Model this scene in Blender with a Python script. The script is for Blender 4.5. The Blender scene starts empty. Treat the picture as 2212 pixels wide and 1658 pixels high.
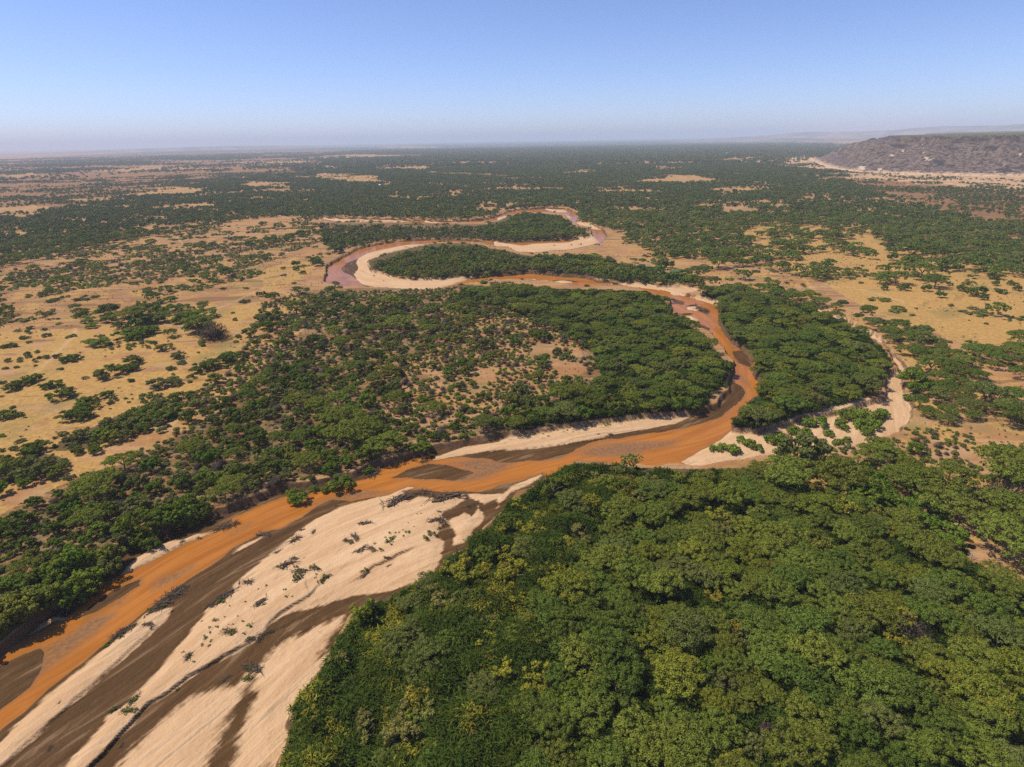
import bpy, math, random
import numpy as np
from math import radians as RAD, sin, cos, pi

random.seed(7)
RNG = np.random.default_rng(11)
SC = bpy.context.scene
COL = SC.collection

# ------------------------------------------------------------------ camera, sky, sun, exposure
CAM_H = 100.0
FOC = 1289.0                      # focal length in units of a 2212 px wide picture
PITCH, ROLL = 22.25, -1.0
cam_d = bpy.data.cameras.new('camera')
cam_d.sensor_width = 36.0
cam_d.lens = 36.0 * FOC / 2212.0
cam_d.clip_start = 1.0
cam_d.clip_end = 120000.0
cam = bpy.data.objects.new('camera', cam_d)
COL.objects.link(cam)
from mathutils import Matrix
CAM_R = Matrix.Rotation(RAD(90 - PITCH), 3, 'X') @ Matrix.Rotation(RAD(ROLL), 3, 'Z')
cam.matrix_world = Matrix.Translation((0, 0, CAM_H)) @ CAM_R.to_4x4()
SC.camera = cam
RM = np.array(CAM_R)

SUN_EL, SUN_AZ = 58.0, 8.0        # from the side of the plain, a little beyond the camera
world = bpy.data.worlds.new('World')
SC.world = world
world.use_nodes = True
wn = world.node_tree.nodes
wl = world.node_tree.links
wn.clear()
wo = wn.new('ShaderNodeOutputWorld')
wb = wn.new('ShaderNodeBackground')
sky = wn.new('ShaderNodeTexSky')
sky.sky_type = 'NISHITA'
sky.sun_disc = False
sky.sun_elevation = RAD(SUN_EL)
sky.sun_rotation = RAD(-(90 - SUN_AZ))
sky.altitude = 400
sky.air_density = 0.7
sky.dust_density = 0.6
sky.ozone_density = 8.0
tint = wn.new('ShaderNodeMix')           # dry-season dust: a touch of lavender in the air
tint.data_type = 'RGBA'
tint.blend_type = 'MULTIPLY'
tint.inputs[0].default_value = 1.0
tint.inputs[7].default_value = (1.07, .955, 1.0, 1)
wl.new(sky.outputs[0], tint.inputs[6])
wl.new(tint.outputs[2], wb.inputs['Color'])
wb.inputs['Strength'].default_value = 0.15
wl.new(wb.outputs[0], wo.inputs[0])

sl = bpy.data.lights.new('sun', 'SUN')
sl.energy = 4.6
sl.angle = RAD(0.55)
sl.color = (1.0, 0.91, 0.77)
so = bpy.data.objects.new('sun', sl)
COL.objects.link(so)
tosun = np.array([-cos(RAD(SUN_EL)) * cos(RAD(SUN_AZ)), cos(RAD(SUN_EL)) * sin(RAD(SUN_AZ)), sin(RAD(SUN_EL))])
from mathutils import Vector
so.rotation_euler = Vector(tosun).to_track_quat('Z', 'Y').to_euler()
so.location = (0, 0, 400)

vs = SC.view_settings
SC.display_settings.display_device = 'sRGB'
vs.view_transform = 'Standard'
vs.look = 'None'
vs.exposure = 0.17
vs.gamma = 1.0
vs.use_curve_mapping = False
cy = SC.cycles
cy.max_bounces = 6
cy.diffuse_bounces = 2
cy.glossy_bounces = 2
cy.transmission_bounces = 3
cy.volume_bounces = 2
cy.transparent_max_bounces = 4
cy.use_denoising = False
cy.denoiser = 'OPENIMAGEDENOISE'
cy.denoising_input_passes = 'RGB_ALBEDO_NORMAL'
cy.caustics_reflective = False
cy.caustics_refractive = False

# ------------------------------------------------------------------ projection helpers
ZO = {'D': None, 'Z1': (0, 400), 'Z2': (900, 400), 'Z3': (1700, 400), 'Z4': (2600, 400), 'Z5': (0, 1000), 'Z6': (900, 1000),
      'Z7': (1800, 1000), 'Z8': (2600, 1000), 'Y1': (0, 1500), 'Y2': (800, 1500), 'Y3': (1700, 1500), 'Y4': (2600, 1500),
      'W1': (0, 1948), 'W2': (800, 1948), 'W3': (1700, 1948), 'W4': (2600, 1948)}
KD = 2212.0 / 3500.0
KZ = 900.0 / 2211.0 * KD


def D(zone, pts):
    """survey points read off a print of the view -> (n, 2) in its own units"""
    p = np.array(pts, float)
    if zone == 'D':
        return p
    if zone in ('F3', 'F4'):
        o = (2200, 650) if zone == 'F3' else (3000, 650)
        return np.array(o) * KD + p * (500.0 / 2211.0 * KD)
    return np.array(ZO[zone]) * KD + p * KZ


def ground(p, z=0.0):
    """survey points -> world points on the level z"""
    p = np.atleast_2d(np.asarray(p, float))
    v = np.stack([(p[:, 0] - 1106) / FOC, -(p[:, 1] - 829) / FOC, -np.ones(len(p))], 1) @ RM.T
    t = (CAM_H - z) / np.maximum(-v[:, 2], 1e-4)
    return np.stack([v[:, 0] * t, v[:, 1] * t], 1)


def survey(x, y, z):
    """world -> survey units"""
    q = np.stack([x, y, np.broadcast_to(np.asarray(z, float) - CAM_H, np.shape(x))], -1) @ RM
    w = np.where(q[..., 2] < -1e-3, -q[..., 2], np.nan)
    return 1106 + FOC * q[..., 0] / w, 829 - FOC * q[..., 1] / w


def inpoly(px, py, poly):
    inside = np.zeros(px.shape, bool)
    n = len(poly)
    j = n - 1
    for i in range(n):
        xi, yi = poly[i]
        xj, yj = poly[j]
        if yi != yj:
            c = ((yi > py) != (yj > py)) & (px < (xj - xi) * (py - yi) / (yj - yi) + xi)
            inside ^= c
        j = i
    return inside


def seg_dist(px, py, poly, closed=True, signed=False):
    best = np.full(px.shape, 1e9)
    sg = np.zeros(px.shape)
    n = len(poly)
    for i in range(n if closed else n - 1):
        a = poly[i]
        b = poly[(i + 1) % n]
        dx, dy = b[0] - a[0], b[1] - a[1]
        L = dx * dx + dy * dy + 1e-12
        t = np.clip(((px - a[0]) * dx + (py - a[1]) * dy) / L, 0, 1)
        d = np.hypot(px - a[0] - t * dx, py - a[1] - t * dy)
        m = d < best
        best = np.where(m, d, best)
        if signed:
            s = dx * (py - a[1]) - dy * (px - a[0])
            sg = np.where(m, np.sign(s), sg)
    return (best, sg) if signed else best


def sdf(x, y, polys, far=40.0):
    """signed distance to a union of polygons, + inside, clipped to +-far"""
    out = np.full(x.shape, -far)
    for p in polys:
        lo, hi = p.min(0) - far, p.max(0) + far
        m = (x > lo[0]) & (x < hi[0]) & (y > lo[1]) & (y < hi[1])
        if not m.any():
            continue
        xs, ys = x[m], y[m]
        d = np.minimum(seg_dist(xs, ys, p), far)
        d = np.where(inpoly(xs, ys, p), d, -d)
        out[m] = np.maximum(out[m], d)
    return out


def hash2(ix, iy, s):
    h = (ix.astype(np.int64) * 374761393 + iy.astype(np.int64) * 668265263 + s * 1274126177) & 0xffffffff
    h = ((h ^ (h >> 13)) * 1274126177) & 0xffffffff
    return ((h ^ (h >> 16)) & 0xffffff) / float(0xffffff)


def vnoise(x, y, scale, s=0):
    x = x / scale
    y = y / scale
    ix, iy = np.floor(x), np.floor(y)
    fx, fy = x - ix, y - iy
    fx, fy = fx * fx * (3 - 2 * fx), fy * fy * (3 - 2 * fy)
    a, b = hash2(ix, iy, s), hash2(ix + 1, iy, s)
    c, d = hash2(ix, iy + 1, s), hash2(ix + 1, iy + 1, s)
    return (a * (1 - fx) + b * fx) * (1 - fy) + (c * (1 - fx) + d * fx) * fy


def fbm(x, y, scale, s=0, oct=3):
    v, a, t = 0, 1, 0
    for i in range(oct):
        v = v + a * vnoise(x, y, scale / 2 ** i, s + i * 17)
        t += a
        a *= .55
    return v / t


def sstep(a, b, x):
    t = np.clip((x - a) / (b - a), 0, 1)
    return t * t * (3 - 2 * t)


# ------------------------------------------------------------------ survey of the river
WZ = -2.4                          # level of the water
bank = np.array([(-330, 1690), (-150, 1520), (0, 1396), (67, 1340), (165, 1272), (242, 1200), (278, 1174), (314, 1154), (360, 1138), (401, 1120), (443, 1107),
    (489, 1097), (527, 1084), (549, 1077), (590, 1056), (621, 1048), (673, 1045), (711, 1036), (760, 1026), (814, 999), (876, 987), (938, 963), (1001, 954),
    (1073, 938), (1109, 933), (1138, 933), (1215, 920), (1302, 910), (1374, 900), (1459, 894), (1511, 889), (1549, 874), (1555, 858), (1570, 846),
    (1578, 817), (1585, 797), (1580, 774), (1562, 758), (1549, 743), (1539, 725), (1524, 712), (1500, 696), (1472, 683), (1451, 681), (1451, 665),
    (1447, 646), (1419, 640), (1386, 626), (1319, 613), (1280, 618), (1239, 619), (1218, 613), (1182, 608), (1144, 605), (1074, 605), (1058, 604),
    (1027, 610), (983, 618), (955, 626), (911, 628), (865, 625), (811, 622), (780, 619), (739, 622), (713, 613), (700, 610), (705, 587), (705, 574),
    (725, 562), (755, 546), (772, 536), (800, 529), (839, 522), (891, 517), (955, 516), (1006, 517), (1040, 519), (1074, 519), (1100, 522), (1160, 519), (1218, 517),
    (1265, 513), (1278, 507), (1275, 492), (1252, 487), (1231, 477), (1218, 463), (1190, 460), (1134, 458), (1103, 466), (1076, 477), (1027, 481), (978, 481),
    (940, 484), (891, 482), (826, 479), (739, 480), (713, 478), (682, 470),
    (698, 469), (775, 471), (865, 473), (929, 476), (981, 477), (1045, 474), (1071, 467), (1097, 457), (1118, 452), (1177, 449), (1224, 449), (1252, 463),
    (1246, 478), (1270, 482), (1303, 495), (1313, 510), (1300, 527), (1257, 537), (1218, 541), (1154, 547), (1138, 547), (1113, 545), (1099, 534), (1073, 533),
    (1045, 526), (1006, 523), (950, 524), (929, 526), (878, 538), (829, 551), (795, 564), (801, 585), (834, 592), (852, 601), (891, 604), (955, 603),
    (1006, 599), (1058, 594), (1138, 588), (1141, 587), (1218, 594), (1265, 597), (1293, 606), (1327, 608), (1357, 611), (1411, 616), (1476, 620), (1540, 625), (1500, 630),
    (1484, 636), (1512, 640), (1561, 653), (1555, 663), (1556, 696), (1572, 722), (1592, 743), (1618, 761), (1636, 776), (1630, 792), (1634, 812), (1646, 828),
    (1641, 856), (1618, 874), (1598, 894), (1582, 912), (1580, 930), (1639, 933), (1692, 918), (1725, 902), (1813, 887), (1900, 864), (1913, 846),
    (1911, 822), (1923, 810), (1934, 797), (1928, 771), (1905, 743), (1880, 737), (1876, 722), (1846, 712), (1819, 694), (1783, 681), (1751, 665), (1705, 650),
    (1756, 661), (1812, 676), (1842, 698), (1883, 718), (1906, 729), (1914, 743), (1932, 766), (1965, 794), (1962, 807), (1950, 815), (1954, 835), (1971, 871), (1976, 905),
    (1966, 918), (1946, 935), (1921, 948), (1885, 952), (1862, 966), (1810, 966), (1787, 970), (1715, 974), (1687, 986), (1643, 990), (1560, 1000), (1511, 1008), (1459, 1006),
    (1415, 1008), (1369, 1003), (1305, 1003), (1248, 1001), (1222, 1012), (1188, 1032), (1167, 1045), (1150, 1058), (1118, 1066), (1106, 1080), (1080, 1112), (1052, 1138),
    (1026, 1164), (1011, 1184), (975, 1200), (969, 1220), (949, 1238), (928, 1254), (912, 1267), (874, 1280), (838, 1295), (795, 1310), (766, 1326), (751, 1352),
    (743, 1364), (725, 1388), (712, 1419), (702, 1444), (689, 1470), (656, 1498), (651, 1519), (633, 1534), (629, 1557), (638, 1573), (627, 1609), (607, 1645),
    (590, 1700), (545, 1830), (400, 2000), (-330, 2000)], float)
CHAN = [ground(bank, -0.8)]

dry_src = [
    ('D', [(1074, 1096), (1100, 1062), (1150, 1040), (1172, 1022), (1150, 1030), (1110, 1047), (1088, 1066), (1060, 1066), (1000, 1064), (950, 1077), (905, 1070), (880, 1083), (868, 1058), (897, 1050), (880, 1048)]
        + [tuple(q) for q in D('Y2', [(1300, 460), (1200, 480), (1000, 530), (880, 570), (830, 600), (700, 660), (560, 750), (480, 820), (390, 900), (250, 1010), (100, 1130), (0, 1220)])]
        + [tuple(q) for q in D('W1', [(1980, 150), (1860, 230), (1760, 300), (1700, 380), (1640, 450), (1560, 560), (1440, 690), (1340, 820), (1160, 1030), (1000, 1160), (900, 1220), (860, 1300), (740, 1420), (640, 1530), (540, 1680), (300, 2000),
                                (480, 2000), (720, 1660), (860, 1535), (980, 1395), (1120, 1245), (1250, 1115), (1400, 1025), (1560, 905), (1700, 825), (1880, 725), (2100, 605), (2211, 545)])]
        + [tuple(q) for q in D('Y2', [(230, 1640), (280, 1560), (370, 1500), (500, 1445), (750, 1385), (1000, 1305), (1270, 1275), (1390, 1240), (1560, 1180), (1640, 1140), (1700, 1070), (1740, 980), (1750, 880), (1755, 835), (1690, 820), (1720, 740), (1790, 690), (1850, 760), (1845, 880),
                                (1940, 850), (2080, 690), (2085, 600), (2050, 560), (2000, 640), (1930, 600), (1880, 640), (1790, 680), (1740, 640), (1760, 600), (1850, 560), (1960, 480), (2100, 540), (2211, 490)])]),
    # lower bar beyond the wet gully
    ('W2', [(900, 385), (830, 395), (700, 465), (560, 520), (440, 560), (330, 650), (220, 780), (200, 850), (120, 1150), (60, 1400), (-40, 1700), (200, 1700), (420, 1660), (520, 1430), (490, 1290), (470, 1140), (540, 1050), (690, 890), (740, 790), (780, 690), (830, 570), (905, 480)]),
    ('W1', [(1900, 960), (1700, 1020), (1560, 1090), (1400, 1210), (1230, 1390), (1050, 1540), (880, 1700), (1500, 1900), (1720, 1660), (1850, 1400), (1960, 1200), (2010, 1000)]),
    ('W1', [(2160, 800), (2050, 860), (1990, 960), (1850, 1100), (1780, 1190), (1900, 1080), (2000, 1000), (2100, 900)]),
    # long spit
    ('W1', [(1430, 310), (1330, 330), (1240, 345), (1090, 470), (870, 650), (700, 790), (550, 910), (380, 1050), (200, 1230), (80, 1330), (0, 1430), (-250, 1680), (-250, 1850), (60, 1600), (250, 1440), (450, 1250), (700, 1030), (900, 850), (1080, 690), (1280, 510), (1400, 400)]),
    ('Y1', [(1800, 765), (1650, 790), (1540, 830), (1400, 860), (1250, 930), (1150, 990), (1010, 1130), (1130, 1085), (1350, 975), (1560, 865), (1720, 805)]),
    ('W1', [(500, 360), (440, 370), (330, 450), (230, 540), (300, 515), (430, 440), (550, 395)]),
    ('Y1', [(2190, 820), (2050, 880), (1960, 950), (2100, 880)]),
    # strip under the woodland
    ('Z7', [(0, 1175), (300, 1125), (640, 1085), (920, 1045), (1250, 1025), (1380, 1030), (1250, 1090), (1000, 1140), (760, 1180), (600, 1225), (360, 1265), (0, 1305), (-180, 1320), (-420, 1340), (-800, 1400), (-760, 1370), (-520, 1290), (-240, 1250), (-100, 1190)]),
    ('Z7', [(1590, 870), (1650, 860), (1640, 910), (1600, 910)]),
    # river loop
    ('Z2', [(1390, 1062), (1200, 1072), (1000, 1110), (880, 1140), (800, 1180), (780, 1220), (800, 1270), (760, 1320), (790, 1370), (830, 1400), (940, 1425), (1100, 1438), (1230, 1445), (1370, 1450), (1500, 1428), (1600, 1400), (1650, 1380), (1720, 1362), (1900, 1330), (1700, 1330), (1400, 1330), (1100, 1340), (900, 1280), (1000, 1150)]),
    ('Z3', [(-30, 1045), (100, 1062), (220, 1077), (300, 1062), (600, 1050), (760, 1000), (800, 990), (830, 1020), (860, 1045), (780, 1075), (600, 1110), (480, 1113), (310, 1138), (150, 1135), (60, 1090), (-30, 1085)]),
    ('Z3', [(0, 845), (90, 822), (60, 860), (0, 875)]), ('Z3', [(390, 772), (560, 776), (600, 800), (480, 800)]), ('Z3', [(550, 805), (625, 840), (600, 860), (555, 835)]),
    ('Z3', [(655, 880), (740, 888), (885, 950), (800, 940), (700, 915)]),
    ('Z2', [(430, 843), (560, 853), (800, 860), (1150, 868), (1250, 878), (1000, 884), (850, 880), (700, 882), (600, 872)]),
    ('Z2', [(1300, 870), (1500, 885), (1700, 878), (1500, 893), (1400, 890)]),
    ('Z3', [(980, 1388), (1100, 1402), (1310, 1420), (1400, 1428), (1560, 1422), (1790, 1448), (1700, 1470), (1590, 1470), (1580, 1500), (1470, 1490), (1440, 1460), (1300, 1440), (1100, 1420)]),
    ('Z3', [(1600, 1505), (1700, 1508), (1895, 1555), (1850, 1585), (1750, 1550), (1650, 1520)]),
    ('Z3', [(470, 1375), (560, 1370), (650, 1385), (560, 1395)]), ('Z3', [(640, 1425), (720, 1430), (760, 1440), (650, 1440)]),
    ('Z7', [(1340, 118), (1400, 108), (1480, 130), (1440, 150), (1360, 142)]), ('Z7', [(1310, 200), (1390, 190), (1440, 220), (1445, 250), (1380, 232), (1340, 212)]),
    ('Z3', [(265, 1355), (330, 1355), (330, 1368), (280, 1368)]),
    # dry side channel
    ('D', [(1705, 648), (1756, 661), (1812, 676), (1842, 698), (1883, 718), (1906, 729), (1914, 743), (1932, 766), (1965, 794), (1962, 807), (1950, 815), (1954, 835), (1971, 871), (1976, 905),
           (1966, 918), (1946, 935), (1921, 948), (1885, 952), (1862, 966), (1810, 966), (1787, 970), (1715, 974), (1687, 986), (1643, 990), (1560, 1003), (1511, 1012), (1470, 995),
           (1520, 968), (1560, 945), (1585, 925), (1639, 928), (1692, 915), (1725, 898), (1813, 884), (1900, 862), (1910, 846), (1908, 822), (1920, 810), (1931, 797), (1926, 771), (1903, 743), (1878, 737), (1874, 722), (1844, 712), (1817, 694), (1781, 681), (1749, 664)]),
]
DRY = [ground(D(z, p), -1.8) for z, p in dry_src]

wet_src = [  # damp ground clear of the water (all dry ground is added)
    ('D', [(1172, 1022), (1120, 1040), (1090, 1046), (1040, 1062), (1000, 1060), (950, 1062), (910, 1055)] +
        [tuple(q) for q in D('Y2', [(1420, 440), (1350, 455), (1150, 490), (980, 520), (830, 502), (700, 560), (560, 660), (420, 740), (300, 765), (200, 800), (100, 860), (0, 912)])] +
        [tuple(q) for q in D('Y1', [(1980, 890), (1840, 1010), (1720, 1090), (1560, 1190), (1480, 1250), (1240, 1440), (1090, 1570)])] +
        [tuple(q) for q in D('W1', [(700, 785), (550, 890), (380, 1020), (200, 1190), (80, 1300), (0, 1370), (-300, 1640), (-300, 2100), (1500, 2100), (2300, 1660)])] +
        [(640, 1520), (740, 1470), (810, 1350), (1000, 1250), (1120, 1130), (1195, 1060)]),
    ('Z7', [(1730, 490), (1800, 480), (1920, 560), (1880, 630), (1780, 590), (1735, 545)]),
    ('Z7', [(1690, 735), (1720, 742), (1800, 780), (1835, 840), (1800, 910), (1700, 990), (1640, 1040), (1500, 1090), (1300, 1140), (1000, 1190), (760, 1235), (600, 1260), (420, 1330), (270, 1390), (130, 1410), (0, 1418),
            (-220, 1430), (-380, 1400), (-560, 1385), (-700, 1385), (-880, 1395), (-960, 1395), (-1060, 1430), (-1100, 1440), (-950, 1330), (-400, 1220), (0, 1160), (700, 1060), (1450, 990), (1600, 920)]),
    ('D', [(820, 1000), (880, 985), (836, 1006), (812, 1022), (790, 1034), (770, 1038), (690, 1061), (640, 1064), (566, 1089), (500, 1118), (495, 1128), (440, 1150), (400, 1166), (345, 1200), (265, 1240), (236, 1258), (210, 1262), (190, 1268), (230, 1225), (270, 1180), (330, 1145), (440, 1105), (590, 1050), (740, 1020)]),
    ('W1', [(790, 200), (740, 180), (600, 255), (480, 330), (430, 370), (320, 450), (220, 540), (150, 600), (220, 575), (310, 525), (450, 450), (560, 408), (700, 280)]),
    ('W1', [(640, 410), (760, 290), (900, 195), (1050, 105), (1200, 55), (1185, 130), (1090, 185), (950, 262), (800, 350)]),
    ('W1', [(-60, 830), (0, 812), (200, 702), (330, 660), (370, 690), (320, 830), (250, 985), (0, 1168), (-60, 1200)]),
    ('Z6', [(1085, 1553), (1200, 1492), (1380, 1433), (1540, 1443), (1650, 1483), (1780, 1508), (1700, 1560), (1600, 1575), (1500, 1572), (1350, 1563)]),
    ('Z2', [(650, 1270), (700, 1225), (790, 1190), (850, 1200), (850, 1340), (790, 1370), (740, 1330), (680, 1310)]),
    ('Z2', [(580, 1370), (620, 1375), (650, 1400), (630, 1420), (580, 1400)]),
    ('Z7', [(1500, 130), (1545, 150), (1520, 190), (1440, 152), (1340, 142), (1345, 112), (1410, 105)]), ('Z7', [(1220, 45), (1330, 80), (1310, 105), (1230, 85)]),
    ('Z7', [(1440, 260), (1540, 300), (1520, 330), (1460, 290)]),
    ('Z3', [(440, 1368), (560, 1365), (700, 1383), (560, 1402)]),
    ('Z2', [(820, 1410), (1000, 1432), (1230, 1452), (1400, 1462), (1250, 1470), (1000, 1470)]),
]
WET = [ground(D(z, p), -2.2) for z, p in wet_src]
shoal_src = [
    ('Z7', [(440, 1370), (520, 1310), (700, 1270), (980, 1260), (1200, 1250), (1290, 1240), (1220, 1290), (1000, 1330), (900, 1370), (650, 1380)]),
    ('W1', [(330, 660), (390, 640), (500, 580), (640, 500), (760, 390), (950, 375), (850, 480), (720, 590), (560, 720), (400, 830), (280, 930), (250, 985)]),
    ('Z6', [(1560, 1430), (1800, 1400), (2100, 1440), (2000, 1500), (1860, 1560), (1700, 1590), (1600, 1580), (1780, 1510)]),
    ('W1', [(1280, 120), (1350, 60), (1500, 10), (1620, -30), (1500, 60), (1300, 160)]), ('W1', [(920, 305), (1040, 245), (1020, 285), (950, 305)]),
    ('W1', [(0, 740), (250, 560), (480, 480), (540, 450), (400, 540), (200, 650)]),
    ('Y1', [(1930, 805), (2100, 715), (2080, 740), (1960, 800)]),
    ('Z7', [(1790, 690), (1860, 760), (1870, 800), (1800, 740)]), ('Z7', [(1690, 400), (1760, 470), (1730, 480)]),
    ('Z2', [(640, 1340), (720, 1345), (700, 1370), (650, 1360)]), ('Z2', [(690, 1390), (740, 1380), (730, 1410), (700, 1410)]),
    ('Y2', [(640, 560), (900, 460), (1150, 440), (1300, 450), (1000, 510), (820, 520)]),
    ('Z3', [(700, 1345), (850, 1355), (900, 1385), (780, 1370)]),
]
SHOAL = [ground(D(z, p), WZ) for z, p in shoal_src]
# small erosion steps (polyline, height): the high side lies on the sunny side
scarp_src = [
    ('W1', [(500, 1900), (720, 1658), (860, 1530), (980, 1390), (1120, 1240), (1250, 1110), (1400, 1020), (1560, 900), (1700, 820), (1880, 720), (2100, 600), (2180, 560)], 0.75, -1.8),
    ('Y2', [(215, 1660), (250, 1600), (300, 1530), (390, 1455), (480, 1410), (630, 1330), (700, 1250), (780, 1190)], 0.45, -1.8),
    ('Y2', [(260, 1590), (350, 1510), (500, 1445)], 0.35, -1.8),
    ('Y2', [(930, 1230), (1100, 1140), (1180, 1075), (1250, 1050), (1400, 960), (1500, 920), (1570, 880)], 0.5, -1.8),
    ('W1', [(-250, 1840), (60, 1600), (250, 1440), (450, 1250), (700, 1030), (900, 850), (1080, 690), (1280, 510), (1410, 395)], 0.35, -2.0),
    ('Y1', [(1010, 1130), (1130, 1085), (1350, 975), (1560, 865), (1720, 805)], 0.3, -2.1),
    ('Z7', [(-420, 1345), (0, 1308), (360, 1268), (600, 1228), (760, 1183)], 0.3, -2.0),
    ('W1', [(1780, 1190), (1900, 1080), (1960, 1010)], 0.2, -1.9),
    ('Y2', [(850, 1000), (890, 940), (950, 895)], 0.25, -1.8), ('Y2', [(290, 1240), (360, 1170), (410, 1110)], 0.25, -1.8),
    ('Y2', [(630, 1330), (600, 1200), (590, 1150)], 0.2, -1.8),
    ('Z4', [(1350, 1595), (1370, 1570), (1480, 1550), (1620, 1540), (1680, 1510), (1730, 1485)], 1.3, 0),
    ('Z4', [(100, 1225), (250, 1240), (330, 1270), (340, 1340), (400, 1410), (500, 1500)], 1.0, 0),
    ('Z2', [(150, 1425), (95, 1410), (90, 1385), (180, 1325), (300, 1290), (450, 1240), (560, 1205)], -1.3, 0),
]
SCARP = [(ground(D(z, p), lv), h) for z, p, h, lv in scarp_src]
track_src = [
    ('Z1', [(1540, 915), (1480, 990), (1550, 1080), (1630, 1140), (1640, 1200), (1500, 1290)]), ('Z1', [(180, 1140), (240, 1190), (350, 1230), (600, 1260)]),
    ('Z5', [(640, 300), (600, 380), (500, 480), (380, 600), (200, 720)]), ('Z2', [(380, 1030), (230, 1120), (110, 1200), (0, 1230)]),
    ('Z5', [(1500, 860), (1450, 950), (1500, 1040), (1420, 1130)]), ('Z1', [(950, 1250), (1200, 1290), (1700, 1300), (2211, 1370)]),
    ('Z4', [(300, 1430), (800, 1440), (1200, 1560)]), ('Z1', [(2211, 1440), (1950, 1560), (1700, 1658)]),
]
TRACK = [ground(D(z, p)) for z, p in track_src]

# ------------------------------------------------------------------ survey of the vegetation
# (name, polygon, cover, {kind: weight}, golden grass, brown soil, pale)
A, B, S, T, Y_ = 'acacia', 'bush', 'shrub', 'thorn', 'creeper'
REG = []


def reg(name, zone, pts, cover, kinds, grass=.3, brown=.3, pale=0., litter=None):
    REG.append((name, D(zone, pts), cover, kinds, grass, brown, pale, cover if litter is None else litter))


reg('the far plain', 'D', [(-900, 250), (3100, 250), (3100, 2100), (-900, 2100)], .1, {S: 1}, .35, .4)
reg('the far forest', 'D', [(-900, 380), (0, 352), (300, 335), (620, 316), (1000, 303), (1700, 297), (1850, 330), (1790, 370), (1850, 400), (1960, 430), (2100, 470), (2212, 485), (3000, 560), (3000, 700), (2212, 600),
    (2000, 545), (1850, 500), (1660, 480), (1600, 500), (1690, 562), (1537, 552), (1435, 549), (1396, 536), (1357, 508), (1320, 492), (1264, 478), (1258, 452), (1224, 446), (1177, 447), (1100, 452), (1045, 472), (930, 476), (775, 470), (690, 468), (560, 470), (430, 490), (200, 530), (0, 575), (-900, 640)], .72, {A: .6, B: .4}, .4, .35, .1, .45)
reg('the patchy far plain', 'D', [(-900, 375), (0, 345), (560, 316), (760, 326), (620, 375), (330, 415), (0, 470), (-900, 530)], .42, {S: .3, B: .4, A: .3}, .25, .7, .25)
for cx, cyy, rx, ry in [(646, 355, 95, 9), (800, 338, 140, 4), (740, 383, 95, 8), (860, 362, 60, 5), (1357, 412, 70, 5), (1151, 407, 80, 4), (1280, 369, 40, 4), (1113, 339, 50, 3), (1486, 387, 80, 6),
                        (1602, 407, 70, 6), (51, 451, 60, 7), (232, 430, 70, 8), (360, 412, 80, 6), (309, 366, 120, 5), (39, 379, 60, 6), (425, 443, 40, 5), (150, 470, 70, 5), (950, 352, 60, 3), (1010, 375, 60, 4), (1640, 560, 0.1, 0.1),
                        (880, 318, 60, 2.5), (1290, 355, 25, 2), (560, 398, 60, 5), (1230, 330, 30, 2)]:
    reg('the far plain', 'D', [(cx + rx * cos(a) * (1 + .25 * sin(3 * a + cx)), cyy + ry * sin(a) * (1 + .3 * cos(2 * a + cx))) for a in np.linspace(0, 2 * pi, 14)[:-1]], .1, {S: .7, A: .3}, .5, .1, .2)
reg('the scrub beyond the plain', 'D', [(-700, 640), (0, 575), (200, 530), (430, 490), (560, 470), (700, 470), (690, 520), (600, 560), (540, 620), (300, 600), (0, 625), (-700, 700)], .45, {S: .72, A: .16, T: .12}, .4, .4)
reg('the bare plain', 'D', [(-700, 700), (0, 620), (300, 600), (540, 600), (640, 560), (690, 580), (600, 640), (520, 800), (440, 900), (250, 1010), (0, 1130), (-700, 1500)], .035, {S: 1}, .62, .3, .1)
reg('the bare plain', 'D', [(-600, 690), (0, 610), (300, 590), (560, 600), (570, 660), (300, 700), (0, 720), (-600, 800)], .22, {S: .92, A: .08}, .45, .5)
reg('the woodland along the river', 'D', [(600, 640), (1000, 615), (1440, 650), (1585, 790), (1510, 890), (1100, 930), (880, 985), (740, 1010), (500, 1090), (240, 1200), (0, 1390), (-600, 1800), (-600, 1500), (0, 1130), (250, 1010), (440, 900), (530, 820), (600, 720)],
    .76, {B: .50, S: .28, A: .10, T: .12}, .3, .3)
reg('the woodland along the river', 'D', [(440, 900), (600, 760), (880, 985), (740, 1010), (500, 1090), (240, 1200), (0, 1390), (-300, 1600), (-300, 1300), (0, 1180), (250, 1040)], .8, {B: .62, S: .2, A: .10, T: .08}, .25, .3)
reg('the scrub at the edge of the woodland', 'D', [(560, 640), (640, 640), (640, 720), (560, 800), (480, 900), (300, 1010), (200, 1040), (330, 930), (420, 860), (500, 760)], .42, {S: .6, B: .3, T: .1}, .45, .3)
reg('the bare plain', 'Z5', [(0, 1400), (350, 1350), (520, 1420), (760, 1370), (850, 1400), (700, 1500), (600, 1600), (440, 1700), (330, 1800), (0, 1900)], .05, {S: 1}, .5, .3, .1)
reg('the dark hedge on the plain', 'Z5', [(420, 1390), (540, 1300), (820, 1180), (1000, 1090), (1130, 1040), (1250, 1060), (1300, 1130), (1200, 1200), (1000, 1280), (800, 1380), (560, 1400)], 1.0, {B: 1})
reg('the dark hedge on the plain', 'Z5', [(-300, 1560), (0, 1490), (300, 1400), (500, 1440), (620, 1500), (500, 1570), (300, 1650), (0, 1700), (-300, 1800)], .95, {B: 1})
reg('the dense woodland inside the bend', 'D', [(980, 612), (1400, 630), (1450, 670), (1585, 790), (1510, 890), (1140, 930), (1100, 900), (1300, 810), (1270, 740), (1130, 680), (1000, 640)], .97, {A: .42, B: .5, Y_: .05, T: .03})
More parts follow.
